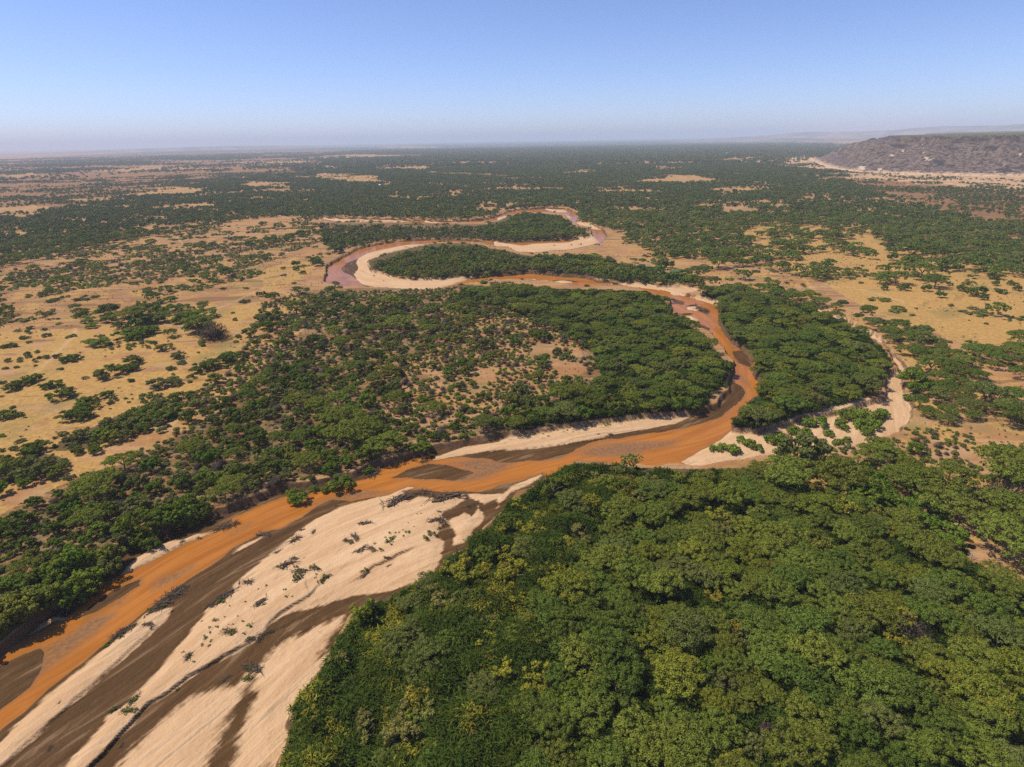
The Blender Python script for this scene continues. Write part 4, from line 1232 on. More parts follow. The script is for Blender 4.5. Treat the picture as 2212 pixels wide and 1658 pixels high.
put_px(Y_, 'Y3', [(580, 360, 130), (470, 440, 170), (590, 500, 120), (500, 630, 110), (900, 460, 190), (960, 490, 150), (1180, 530, 130), (1290, 390, 130), (1060, 310, 150), (1130, 230, 160), (1520, 375, 130), (1830, 680, 140), (1930, 690, 110), (1890, 800, 170), (700, 840, 170), (570, 920, 140), (110, 1180, 190), (180, 1130, 130),
     (1000, 410, 130), (790, 540, 90), (830, 960, 110)], None, 'in the dense forest')
put_px(Y_, 'Y4', [(670, 620, 170), (470, 450, 110)], 0, 'in the dense forest')
put_px(A, 'W2', [(1400, 620, 320), (1590, 780, 340), (1480, 290, 190), (1620, 130, 220), (2080, 120, 200), (2100, 960, 250), (2090, 1080, 220), (1620, 1330, 230), (1330, 1590, 200), (1520, 470, 180), (1960, 260, 260), (1690, 1480, 160), (1240, 1620, 150)], 3, 'in the creeper thicket')
put_px(B, 'Z2', [(340, 980, 90), (60, 1030, 80), (600, 1110, 120), (270, 1240, 70), (440, 1205, 80), (450, 1235, 80), (170, 1270, 35), (280, 1280, 50), (330, 1310, 50)], 0, 'beside the river loop', .7)

# ------------------------------------------------------------------ the rest of the plants, sown by region
HASH = {}


def cell(x, y):
    return int(x // 8), int(y // 8)


def free(x, y, r):
    cx, cy_ = cell(x, y)
    for a in range(cx - 2, cx + 3):
        for b in range(cy_ - 2, cy_ + 3):
            for (px, py, pr) in HASH.get((a, b), ()):
                m = r + pr
                if (px - x) ** 2 + (py - y) ** 2 < m * m:
                    return False
    return True


def occupy(x, y, r):
    HASH.setdefault(cell(x, y), []).append((x, y, r))


PACK = {A: .60, B: .62, S: .62, T: .66, Y_: .62}
for p in PL:
    occupy(p['x'], p['y'], RAD_[p['k']] * p['s'] * PACK[p['k']])


def candidates(r0, r1, step):
    g = np.arange(-r1, r1, step)
    x, y = np.meshgrid(g, np.arange(r0 * .5, r1, step))
    x = x.ravel() + RNG.uniform(-.5, .5, x.size) * step
    y = y.ravel() + RNG.uniform(-.5, .5, y.size) * step
    r = np.hypot(x, y)
    m = (r >= r0) & (r < r1) & (np.abs(np.arctan2(x, y)) < RAD(52))
    x, y = x[m], y[m]
    u, v = survey(x, y, 2.5)
    m = np.isfinite(u) & (u > -260) & (u < 2480) & (v > 290) & (v < 1900)
    x, y, u, v = x[m], y[m], u[m], v[m]
    c = sdf(x, y, CHAN, 4.) if r0 < 1300 else np.full(len(x), -4.)
    ms_ = np.full(len(x), -9.)
    fm = (x > lo[0]) & (y > lo[1])
    if fm.any():
        ms_[fm] = np.where(inpoly(x[fm], y[fm], MESA), 9, -9)
    m = (c < -.6) & (ms_ < 0)
    return x[m], y[m], regions_at(x[m], y[m], 2.5)


def clear_of_channel(x, y, z, lim=.4):
    u, v = survey(x, y, z)
    g = ground(np.stack([u, v], 1), -1.)
    return sdf(g[:, 0].copy(), g[:, 1].copy(), CHAN, 4.) < lim


KN = [A, Y_, B, T, S]
wtab = np.array([[g[3].get(k, 0.) for k in KN] for g in REG])
wtab /= wtab.sum(1, keepdims=True)
ctab = np.array([g[2] for g in REG])
cx_, cy_, cr_ = candidates(55, 900, 3.3)
gapn = fbm(cx_, cy_, 26, 71, 3)
gapn = np.argsort(np.argsort(gapn)) / len(gapn)
gap2 = fbm(cx_, cy_, 13, 72, 3)
gap2 = np.argsort(np.argsort(gap2)) / len(gap2)
gapn = np.where(ctab[cr_] > .45, .25 * gapn + .75 * gap2, gapn)
okc = gapn < ctab[cr_] + np.where(ctab[cr_] > .9, 1, 0)
okc |= RNG.uniform(0, 1, len(cx_)) < .012
tallok = clear_of_channel(cx_, cy_, 6.5, -1.0)
cx_, cy_, cr_, gapn, tallok = cx_[okc], cy_[okc], cr_[okc], gapn[okc], tallok[okc]
sizes_ = None
kk = (RNG.uniform(0, 1, len(cx_))[:, None] > np.cumsum(wtab[cr_], 1)).sum(1).clip(0, 4)
order = np.lexsort((RNG.uniform(0, 1, len(cx_)), kk * 0))
mixn = vnoise(cx_, cy_, 45, 77)
for i in order:
    k = KN[kk[i]]
    rg = cr_[i]
    if not tallok[i] and k != S:
        continue
    if k == A:
        s = random.uniform(.5, 1.1) if ctab[rg] > .9 else random.uniform(.55, 1.25)
    elif k == B:
        s = random.choice((random.uniform(.45, .9), random.uniform(.7, 1.25)))
    elif k == S:
        s = random.uniform(.7, 2.5) if ctab[rg] < .5 and cy_[i] > 330 else random.uniform(.45, 1.35)
    elif k == T:
        s = random.uniform(.6, 1.3)
    else:
        s = random.uniform(.45, .95)
    x, y = cx_[i], cy_[i]
    dens = PACK[k] * (.90 if ctab[rg] > .9 else 1.12)
    if free(x, y, RAD_[k] * s * dens):
        occupy(x, y, RAD_[k] * s * dens)
        n = len(PMAT[k])
        ci = int(min(n - 1, abs(mixn[i] + random.gauss(0, .28)) * n)) if k != A else random.choices((0, 1, 2, 3), ((.46, .30, .16, .08) if mixn[i] > .5 else (.36, .48, .06, .10)))[0]
        if REG[rg][0] in ('the acacias beside the dry channel', 'the golden savanna', 'the far forest') and k == A:
            ci = random.choice((1, 1, 1, 0, 3))
        put(k, x, y, s, ci, None, s * random.uniform(.8, 1.15) * (1 if k != S or s < 1.3 else .62) * (random.uniform(.95, 1.3) if k == A else 1), rg)

# low shrubs between the bushes of the woodland
x2, y2, r2 = candidates(60, 700, 2.4)
inwood = np.array([g[0] in ('the woodland along the river', 'the woodland by the river loop', 'the open acacia scrub', 'the scrub beyond the plain', 'the grey scrub below the mesa', 'the scrub at the edge of the woodland') for g in REG])
g2 = vnoise(x2, y2, 17, 113)
for x, y, rg, q in zip(x2, y2, r2, g2):
    if inwood[rg] and q > (.34 if ctab[rg] > .45 else .55):
        s = random.uniform(.35, 1.0)
        if free(x, y, 1.75 * s * .7):
            occupy(x, y, 1.75 * s * .7)
            if random.random() < .13:
                put(T, x, y, s * .9, None, None, None, rg)
            else:
                put(S, x, y, s, random.choice((1, 1, 2, 0, 2)), None, s * random.uniform(.8, 1.2), rg)

# ------------------------------------------------------------------ names for places, labels
LM = [('the sharp river bend', 1625, 825), ('the mouth of the dry channel', 1570, 985), ('the elbow of the dry channel', 1960, 880), ('the log jam heading the sandbar', 960, 1070), ('the wet gully beside the thicket', 900, 1255),
      ('the long sand spit', 260, 1440), ('the river loop', 730, 590), ('the crop plots', 1400, 580), ('the burnt clearing', 1970, 1375), ('the purple crown', 1671, 1598), ('the orange crown', 1580, 1372), ('the islets in the narrows', 1500, 668),
      ('the undercut bank', 440, 1112), ('the dark hedge', 240, 930), ('the upper meander', 1240, 490), ('the lone grey snag', 2147, 1080), ('the flat mesa', 2000, 390), ('the dark shoal in midstream', 950, 1020), ('the bright green bushes', 1880, 1055),
      ('the gully scarp on the savanna', 2050, 640), ('the lower sandbar', 600, 1450), ('the far sand strip', 820, 478), ('the three plain bushes', 250, 795), ('the sandy gap', 600, 1130), ('the edge of the lower frame', 1300, 1640),
      ('the dark canopy hole', 1480, 1560), ('the narrow head of the dry channel', 1790, 680), ('the open sandy corner', 60, 1110)]
LMP = np.array([(a, b) for _n, a, b in LM], float)
ORD = ['', 'second ', 'third ', 'fourth ', 'fifth ', 'sixth ', 'seventh ', 'eighth ', 'ninth ', 'tenth ', 'eleventh ', 'twelfth ', 'thirteenth ', 'fourteenth ', 'fifteenth ', 'sixteenth ', 'seventeenth ', 'eighteenth ', 'nineteenth ', 'twentieth ',
       'twenty-first ', 'twenty-second ', 'twenty-third ', 'twenty-fourth ', 'twenty-fifth ', 'twenty-sixth ', 'twenty-seventh ', 'twenty-eighth ', 'twenty-ninth ', 'thirtieth ']
NOUN = {A: 'flat-topped acacia', B: 'rounded bush', S: 'low shrub', T: 'leafless thorn bush', Y_: 'creeper-draped tree'}
GROUP = {A: 'flat-topped acacia trees of the valley', B: 'rounded leafy bushes of the woodland', S: 'low shrubs on open ground', T: 'grey leafless thorn bushes', Y_: 'trees draped in yellow creeper'}
CAT = {A: 'acacia tree', B: 'bush', S: 'shrub', T: 'thorn bush', Y_: 'tree'}
NAME = {A: 'acacia_tree', B: 'leafy_bush', S: 'low_shrub', T: 'thorn_bush', Y_: 'creeper_draped_tree'}
CELL = {}


def label_for(desc, place, u, v):
    """queue: the label is finished once all things are known"""
    d = np.hypot(LMP[:, 0] - u, (LMP[:, 1] - v) * 1.6)
    j = int(d.argmin())
    CELL.setdefault((desc, place, j), []).append((d[j],))
    return (desc, place, j, d[j])


PX = np.array([p['x'] for p in PL])
PY = np.array([p['y'] for p in PL])
PZ = bed_height(PX.copy(), PY.copy())[0]
PZ = np.where(PZ < WZ + .02, WZ, PZ) - .05
PH = PZ + np.array([TALL[p['k']] * p['sz'] * .6 for p in PL])
PU, PV = survey(PX, PY, PH)
PS = np.array([RAD_[p['k']] * p['s'] for p in PL]) / np.hypot(np.hypot(PX, PY), CAM_H)
VIS = (PU > -8) & (PU < 2220) & (PV < 1672) & (PV > 280)
LIMIT = {A: 300, B: 300, S: 300, T: 110, Y_: 160}
single = np.zeros(len(PL), bool)
for k in KN:
    ids = np.array([i for i, p in enumerate(PL) if p['k'] == k and VIS[i]])
    ids = ids[np.argsort(-PS[ids])][:LIMIT[k]]
    single[ids] = True

pend = []
purple = mat_leaf('purple_leaf', (.07, .045, .045), (.13, .085, .085))
for i, p in enumerate(PL):
    if not single[i]:
        continue
    k = p['k']
    n = len(PMAT[k])
    ci = p['col'] if p['col'] is not None else random.randrange(n)
    cname, cmat = PMAT[k][ci]
    if p.get('purple'):
        cname, cmat = 'purplish brown', purple
    if p['note'] is None:
        p['note'] = ('in ' if REG[p['reg']][0].split()[1] in ('dense', 'woodland', 'creeper', 'wood', 'far', 'trees', 'scrub', 'patchy', 'open', 'grey') else 'on ') + REG[p['reg']][0]
    big = p['s'] * RAD_[k]
    size = {A: ('small', 'broad', 3.9), B: ('small', 'large', 2.6), S: ('small', 'wide', 1.6), T: ('small', 'wide', 1.8), Y_: ('small', 'wide', 2.4)}[k]
    size = size[0] if big < size[2] else size[1]
    lab = label_for(f'{size} {cname} {NOUN[k]}', p['note'], PU[i], PV[i])
    vi = random.randrange(len(MESH[k]))
    sc = (p['s'], p['s'], p['sz'])
    rot = (0, 0, p['rot'])
    z = float(PZ[i])
    if k in (S, T):
        o = link(NAME[k], MESH[k][vi], None, (p['x'], p['y'], z), rot, sc)
        o.material_slots[0].link = 'OBJECT'
        o.material_slots[0].material = cmat
    else:
        o = link(NAME[k], None, None, (p['x'], p['y'], z), rot, sc)
        o.empty_display_size = .5
        c = link('crown', MESH[k][vi], o)
        c.material_slots[0].link = 'OBJECT'
        c.material_slots[0].material = cmat
        link('trunk' if k != B else 'stem', TRK[vi % 3] if k != B else STEM, o)
    props(o, None, None, CAT[k], GROUP[k])
    pend.append((o, lab))

# ------------------------------------------------------------------ scattering of the uncountable rest
LIB = bpy.data.collections.new('plant_library')


def scatter(name, label, x, y, z, rot, sx, sz, idx, meshes):
    """one stuff object: plants of several shapes on points"""
    c = bpy.data.collections.new(name + '_shapes')
    for q, (me, mat) in enumerate(meshes):
        o = bpy.data.objects.new(f'{name}_shape_{q:03d}', me)
        if mat is not None:
            o.material_slots[0].link = 'OBJECT'
            o.material_slots[0].material = mat
        c.objects.link(o)
    n = len(x)
    me = mesh_np(name, np.stack([x, y, z], 1), [], None, False, {'rot': np.asarray(rot), 'sx': np.asarray(sx), 'sz': np.asarray(sz), 'idx': np.asarray(idx).astype(int)})
    ob = link(name, me)
    props(ob, 'stuff', label)
    g = bpy.data.node_groups.new(name, 'GeometryNodeTree')
    g.interface.new_socket('Geometry', in_out='INPUT', socket_type='NodeSocketGeometry')
    g.interface.new_socket('Geometry', in_out='OUTPUT', socket_type='NodeSocketGeometry')
    N, L = g.nodes, g.links
    gi, go = N.new('NodeGroupInput'), N.new('NodeGroupOutput')
    ip = N.new('GeometryNodeInstanceOnPoints')
    ci = N.new('GeometryNodeCollectionInfo')
    ci.inputs['Collection'].default_value = c
    ci.inputs['Separate Children'].default_value = True
    ci.inputs['Reset Children'].default_value = True

    def at(nm, typ='FLOAT'):
        a = N.new('GeometryNodeInputNamedAttribute')
        a.data_type = typ
        a.inputs['Name'].default_value = nm
        return a.outputs['Attribute']
    cr, cs = N.new('ShaderNodeCombineXYZ'), N.new('ShaderNodeCombineXYZ')
    L.new(at('rot'), cr.inputs[2])
    for q, nm in enumerate(('sx', 'sx', 'sz')):
        L.new(at(nm), cs.inputs[q])
    ip.inputs['Pick Instance'].default_value = True
    L.new(gi.outputs[0], ip.inputs['Points'])
    L.new(ci.outputs[0], ip.inputs['Instance'])
    L.new(at('idx', 'INT'), ip.inputs['Instance Index'])
    L.new(cr.outputs[0], ip.inputs['Rotation'])
    L.new(cs.outputs[0], ip.inputs['Scale'])
    L.new(ip.outputs[0], go.inputs[0])
    md = ob.modifiers.new('scatter', 'NODES')
    md.node_group = g
    return ob


# mid-distance plants of the sown kinds, beyond the nearest ones
MID = {A: [plant('acacia_mid', acacia_mesh(600 + k, leaves=900, size=.46, lob=13, sub=6), None) for k in range(4)],
       B: [plant('bush_mid', bush_mesh(700 + k, leaves=700, size=.45, lumps=18), None) for k in range(3)],
       S: [plant('shrub_mid', shrub_mesh(800 + k, leaves=220, size=.28, lumps=9), None) for k in range(2)]}
for k in (A, B, S):
    for me in MID[k]:
        me.materials.append(PMAT[k][0][1])
STUFF = {A: ('acacia_woodland', 'flat-topped acacias of the farther woodland'), B: ('bush_woodland', 'leafy bushes of the farther woodland'), S: ('shrubland', 'low shrubs scattered over the valley'),
         T: ('thorn_scrub', 'grey leafless scrub'), Y_: ('creeper_scrub', 'creeper-covered trees of the farther woodland')}
for k in KN:
    ids = [i for i, p in enumerate(PL) if p['k'] == k and not single[i]]
    if not ids:
        continue
    shapes = []
    hi_n = len(MESH[k])
    for _c, mt in PMAT[k]:
        shapes += [(me, mt) for me in MESH[k]]
    mid0 = len(shapes)
    if k in MID:
        for _c, mt in PMAT[k]:
            shapes += [(me, mt) for me in MID[k]]
    idx = []
    for i in ids:
        p = PL[i]
        ci = p['col'] if p['col'] is not None else random.randrange(len(PMAT[k]))
        far_ = math.hypot(p['x'], p['y']) > 430 and k in MID
        idx.append(mid0 + ci * len(MID[k]) + random.randrange(len(MID[k])) if far_ else ci * hi_n + random.randrange(hi_n))
    scatter(*STUFF[k], PX[ids], PY[ids], PZ[ids], [PL[i]['rot'] for i in ids], [PL[i]['s'] for i in ids], [PL[i]['sz'] for i in ids], idx, shapes)

# far woods
FARM = [plant('far_acacia', acacia_mesh(900 + k, leaves=170, size=1.0, lob=9, sub=3), LEAF['acacia'][1][1]) for k in range(3)] + \
       [plant('far_bush', bush_mesh(950 + k, R=4., H=5., leaves=150, size=1.0, lumps=9), LEAF['bush'][0][1]) for k in range(3)]


def far_band(name, label, r0, r1, step, smin, smax, keepk=1.0):
    x, y, r = candidates(r0, r1, step)
    g = (.42 * fbm(x, y, 110, 81, 3) + .3 * fbm(x, y, 38, 83, 2) + .28 * RNG.uniform(.2, .8, len(x))) if r1 < 3000 else (.45 * fbm(x, y, 330, 81, 4) + .3 * fbm(x, y, 90, 85, 3) + .25 * RNG.uniform(.2, .8, len(x)))
    g = np.argsort(np.argsort(g)) / len(g)
    m = (g < ctab[r] * 1.02 + .03) & (RNG.uniform(0, 1, len(x)) < keepk)
    x, y, r = x[m], y[m], r[m]
    n = len(x)
    bushy = RNG.uniform(0, 1, n) < np.where(ctab[r] > .8, .35, .75)
    idx = np.where(bushy, 3, 0) + RNG.integers(0, 3, n)
    s = RNG.uniform(smin, smax, n) * np.where(ctab[r] > .6, 1, .62)
    shapes = []
    for mset in ((LEAF['acacia'][1][1], LEAF['bush'][0][1]), (LEAF['acacia'][3][1], LEAF['bush'][2][1])):
        shapes += [(me, mset[0] if q < 3 else mset[1]) for q, me in enumerate(FARM)]
    idx = idx + np.where(RNG.uniform(0, 1, n) < .3, 6, 0)
    scatter(name, label, x, y, np.zeros(n), RNG.uniform(0, 6.28, n), s, s * RNG.uniform(.75, 1.1, n), idx, shapes)


far_band('distant_woodland', 'dark woodland beyond the meanders', 900, 2600, 7.6, .62, 1.12)
far_band('remote_woodland', 'hazy woodland reaching to the horizon', 2600, 7800, 19., 1.5, 2.4)

# undergrowth tufts: the thicket, and between crowns
TUF = [plant('creeper_tuft', tuft_mesh(40 + k), LEAF['thicket'][0][1]) for k in range(5)]
tx, ty, tr = candidates(55, 420, 1.0)
tn = np.array([g[0] for g in REG])
thick = (tn[tr] == 'the creeper thicket')
frst = np.isin(tn[tr], ['the dense forest', 'the wood between river and dry channel', 'the dense woodland inside the bend'])
m = thick | (frst & (RNG.uniform(0, 1, len(tx)) < .34))
tx, ty, tr, thick = tx[m], ty[m], tr[m], thick[m]
edge = sdf(tx, ty, CHAN, 12.)
hz = np.where(thick, .2 + 8.5 * np.maximum(fbm(tx, ty, 8.5, 91, 2) - .25, 0) * sstep(-.3, -4, edge), .6 + RNG.uniform(0, 1.4, len(tx)))
cok = clear_of_channel(tx, ty, hz + .6) | (hz < .6)
tx, ty, tr, thick, hz = tx[cok], ty[cok], tr[cok], thick[cok], hz[cok]
cn = np.where(thick, 0, -.3) + fbm(tx, ty, 7, 95, 3) + RNG.normal(0, .08, len(tx))
tci = np.where(cn > .70, 2, np.where(cn > .53, 1, 0))
scatter('creeper_thicket', 'dark green tangle of creepers on the forest edge', tx, ty, hz, RNG.uniform(0, 6.28, len(tx)), RNG.uniform(.7, 1.5, len(tx)), RNG.uniform(.7, 1.5, len(tx)),
        tci * 5 + RNG.integers(0, 5, len(tx)), [(me, mt) for _n, mt in LEAF['thicket'] for me in TUF])

# tiny scrub on open ground
tx, ty, tr = candidates(60, 760, 4.2)
dn = fbm(tx, ty, 34, 101, 3)
dn = np.argsort(np.argsort(dn)) / len(dn)
pk = np.where(ctab[tr] < .25, .42, .62)
m = (dn < pk * 1.2) & (RNG.uniform(0, 1, len(tx)) < np.where(ctab[tr] < .25, .42, .8))
tx, ty, tr = tx[m], ty[m], tr[m]
n = len(tx)
TINY = [plant('tiny_scrub', shrub_mesh(850 + k, R=1., H=.8, leaves=90, size=.2, lumps=6), LEAF['shrub'][0][1]) for k in range(3)]
scatter('low_scrub', 'small dry tufts and seedlings on open ground', tx, ty, bed_height(tx.copy(), ty.copy())[0], RNG.uniform(0, 6.28, n), RNG.uniform(.25, .9, n) ** 1.3, RNG.uniform(.25, .8, n), RNG.integers(0, 12, n),
        [(me, mt) for mt in (LEAF['shrub'][0][1], LEAF['shrub'][2][1], LEAF['thorn'][0][1], LEAF['shrub'][1][1]) for me in TINY])


# ------------------------------------------------------------------ driftwood, seedlings on the sand
def drift_meshes(seed, leafy):
    rng = np.random.default_rng(seed)
    logs = []
    for k in range(rng.integers(1, 3)):
        a = rng.uniform(-.35, .35) + (pi if rng.uniform() < .5 else 0)
        L = rng.uniform(.8, 1.15)
        p = np.array([-.5 * L * cos(a), -.5 * L * sin(a) + rng.uniform(-.1, .1), .07])
        seg = []
        r = rng.uniform(.032, .05)
        for q in range(4):
            b = a + rng.normal(0, .22)
            e = p + np.array([cos(b), sin(b), rng.uniform(-.05, .14)]) * L / 4
            e[2] = max(e[2], .03)
            seg.append((p, e, r, r * .8))
            p, r = e, r * .8
        logs.append(tubes(seg, 6))
    seg = []
    for k in range(46):
        p = np.array([rng.normal(.08, .24), rng.normal(0, .12), rng.uniform(0, .12)])
        a = rng.normal(0, .7) + (pi if rng.uniform() < .5 else 0)
        r = rng.uniform(.015, .038)
        for q in range(3):
            b = a + rng.normal(0, .5)
            e = p + np.array([cos(b), sin(b), rng.uniform(-.35, .55)]) * rng.uniform(.08, .17)
            e[2] = max(e[2], .01)
            seg.append((p, e, r, r * .65))
            p, r = e, r * .65
    return logs, tubes(seg, 4)


DRIFT = []
for q in range(7):
    lg, tw = drift_meshes(60 + q, False)
    DRIFT.append(([mesh_np('driftwood_log', *l, M_DRIFT) for l in lg], mesh_np('driftwood_twigs', *tw, M_DRIFT)))
dp = [('Y2', 1370, 520, 230, -.5), ('Y2', 1565, 450, 130, -.1), ('Y2', 1800, 490, 280, -.2), ('Y2', 1985, 560, 95, -.4), ('Y2', 250, 795, 115, .1), ('Y2', 570, 760, 62, .1), ('Y2', 665, 790, 62, -.9), ('Y2', 505, 855, 115, -.5), ('Y2', 365, 950, 66, -.5),
      ('Y2', 430, 1075, 140, -.4), ('Y2', 505, 1015, 80, .1), ('Y2', 110, 1210, 92, .2), ('Y2', 1090, 720, 105, 0), ('Y2', 1020, 840, 110, .8), ('Y2', 960, 870, 90, .5), ('Y2', 1060, 950, 110, -.7), ('Y2', 1150, 935, 90, .3), ('Y2', 1690, 690, 120, -.2),
      ('Y2', 1740, 690, 130, .9), ('Y2', 1720, 612, 45, 0), ('Y2', 550, 1130, 120, -.1), ('Y2', 680, 1100, 95, .4), ('Y2', 765, 1185, 105, -.7), ('Y2', 1100, 1145, 80, -.7), ('Y2', 1280, 1015, 62, 0), ('Y2', 1300, 1070, 42, -.5), ('Y2', 215, 1390, 92, -.7),
      ('Y2', 1160, 295, 150, -.6), ('Y2', 1590, 185, 85, -.2), ('Y2', 255, 1630, 110, -.5), ('Y2', 1990, 640, 32, -1), ('Y2', 2090, 450, 52, .3),
      ('W1', 1510, 180, 130, -.8), ('W1', 1440, 220, 170, -.7), ('W1', 1350, 290, 160, -.7), ('W1', 1280, 350, 90, -.4), ('W1', 1050, 510, 150, -.5), ('W1', 970, 560, 110, -.7), ('W1', 900, 620, 70, -.6), ('W1', 1235, 465, 75, .1), ('W1', 1270, 490, 40, -.8), ('W1', 770, 190, 80, .2),
      ('W1', 680, 240, 170, -.6), ('W1', 570, 310, 180, -.6), ('W1', 490, 350, 110, -.5), ('W1', 1880, 230, 170, -.6), ('W1', 1800, 280, 130, -.8), ('W1', 2190, 290, 92, -.7), ('W1', 1930, 530, 130, .5), ('W1', 2090, 590, 80, -.5), ('W1', 2180, 570, 90, -.9), ('W1', 2110, 810, 150, .5),
      ('W1', 2070, 890, 70, -.9), ('W1', 1890, 910, 80, -.7), ('W1', 410, 1500, 52, -1.), ('W1', 1120, 1110, 90, -.9), ('W1', 1060, 1190, 90, 0), ('W1', 960, 1170, 80, -.4), ('W1', 1010, 1465, 42, -1.2), ('W1', 500, 1125, 26, -1.), ('W1', 1580, 750, 85, -1),
      ('Z7', 1390, 110, 82, -.3), ('Z7', 1460, 140, 125, .3), ('Z7', 1340, 180, 92, -.1), ('Z7', 1615, 880, 72, -.6), ('Z7', 600, 1195, 32, 0), ('Z7', 700, 1190, 52, .2), ('Z2', 605, 1390, 75, .3), ('Z2', 1195, 1095, 26, 0), ('Y1', 1930, 720, 130, -.3), ('Y1', 1840, 745, 120, -.2),
      ('Y1', 1665, 822, 52, .3), ('Y1', 1525, 865, 42, -.5), ('Y2', 855, 560, 40, -.3)]


def bed_at(pts):
    p = np.atleast_2d(pts)
    return bed_height(p[:, 0].copy(), p[:, 1].copy())[0]


dg = np.array([ground(D(z, [(x, y)]), -1.9)[0] for z, x, y, w, a in dp])
dz = np.maximum(bed_at(dg), WZ)
for (zn, x, y, w, a), g, z in zip(dp, dg, dz):
    dist = math.hypot(math.hypot(*g), CAM_H)
    L = w * KZ * dist / FOC
    q = random.randrange(len(DRIFT))
    lg, tw = DRIFT[q]
    # heading read in the picture -> heading on the ground
    e = ground(D(zn, [(x + 20 * cos(a), y + 20 * sin(a))]), -1.9)[0] - g
    hd = math.atan2(e[1], e[0])
    o = link('driftwood_pile', None, None, (g[0], g[1], z - .02), (0, 0, hd), (L, L * .9, L * .62))
    o.empty_display_size = .3
    for me in lg:
        link('log', me, o)
    link('twigs', tw, o)['kind'] = 'stuff'
    props(o, None, None, 'driftwood', 'driftwood piles stranded on the sand')
    p = D(zn, [(x, y)])[0]
    size = 'large' if L > 6 else ('long' if L > 3.2 else 'small')
    pend.append((o, label_for(f'{size} tangle of dark driftwood', 'stranded on the sand', p[0], p[1])))

sp = [('Y2', [(1575, 565, 14), (1535, 635, 14), (1570, 630, 16), (1310, 800, 30), (1355, 800, 22), (1270, 840, 22), (1420, 775, 14), (1460, 795, 50), (1425, 825, 26), (1280, 875, 50), (1320, 860, 60), (1345, 840, 40), (1318, 900, 30), (1230, 940, 35), (1250, 955, 30), (1180, 893, 26), (1660, 800, 80),
       (1605, 850, 70), (525, 1180, 100), (440, 1340, 32), (490, 1340, 20), (690, 1150, 26), (682, 1180, 22), (430, 1280, 30), (735, 1215, 50), (770, 1170, 56), (1105, 1112, 42), (1078, 1130, 40), (205, 1270, 14), (270, 1240, 26), (1462, 715, 12), (1512, 745, 14), (1385, 795, 18), (930, 860, 40), (990, 890, 40), (1175, 960, 40),
       (700, 1105, 45), (650, 1095, 40), (250, 1400, 34), (380, 1075, 40), (1720, 750, 40), (1290, 1012, 34), (130, 1585, 50), (80, 1545, 26), (95, 1380, 20), (520, 1090, 40)]),
      ('W1', [(1760, 495, 24), (1822, 490, 30), (1770, 535, 24), (1810, 430, 44), (1720, 580, 44), (1772, 610, 26), (1760, 650, 26), (1700, 640, 28), (1540, 700, 22), (1632, 785, 24), (1588, 735, 42), (1120, 1100, 56), (1135, 1190, 44), (950, 1180, 50), (1075, 1195, 52), (2070, 915, 70), (2100, 820, 50), (1890, 405, 16), (1930, 310, 14),
       (1692, 425, 14), (2062, 280, 14), (1850, 270, 60), (1370, 300, 50), (1250, 330, 44), (1940, 540, 60), (2050, 550, 30), (2100, 575, 40), (1440, 340, 24), (1005, 560, 40), (890, 625, 50), (1960, 470, 12), (2000, 400, 12), (1480, 990, 30)]),
      ('Z7', [(340, 1160, 22), (490, 1130, 24), (180, 1210, 20), (140, 1190, 20), (545, 1135, 30), (690, 1115, 40), (660, 1122, 28), (60, 1200, 24), (30, 1160, 24), (260, 1160, 20), (390, 1175, 18)]),
      ('Z2', [(930, 1340, 22), (905, 1300, 30), (1010, 1380, 14), (1240, 1410, 12)]), ('Z3', [(700, 1075, 30), (620, 1080, 22), (480, 1085, 20)])]
SAP = [plant('seedling_leaves', shrub_mesh(870 + k, R=1., H=.9, leaves=150, size=.14, lumps=7), LEAF['shrub'][0][1]) for k in range(4)]
sl_ = [(z, x, y, w) for z, l in sp for x, y, w in l]
sg_ = np.array([ground(D(z, [(x, y)]), -1.8)[0] for z, x, y, w in sl_])
szz = np.maximum(bed_at(sg_), WZ)
for (zn, x, y, w), g, z in zip(sl_, sg_, szz):
    dist = math.hypot(math.hypot(*g), CAM_H)
    R = max(.3, w * KZ * dist / FOC * .55)
    o = link('seedling_clump', random.choice(SAP), None, (g[0], g[1], z), (0, 0, random.uniform(0, 6)), (R, R, R * .8))
    o.material_slots[0].link = 'OBJECT'
    o.material_slots[0].material = LEAF['shrub'][random.choice((0, 0, 1))][1]
    props(o, None, None, 'seedling', 'green seedlings sprouting on the sand')
    p = D(zn, [(x, y)])[0]
    pend.append((o, label_for(('wide' if R > 1.2 else 'tiny') + ' green seedling clump', 'rooted in the pale sand', p[0], p[1])))

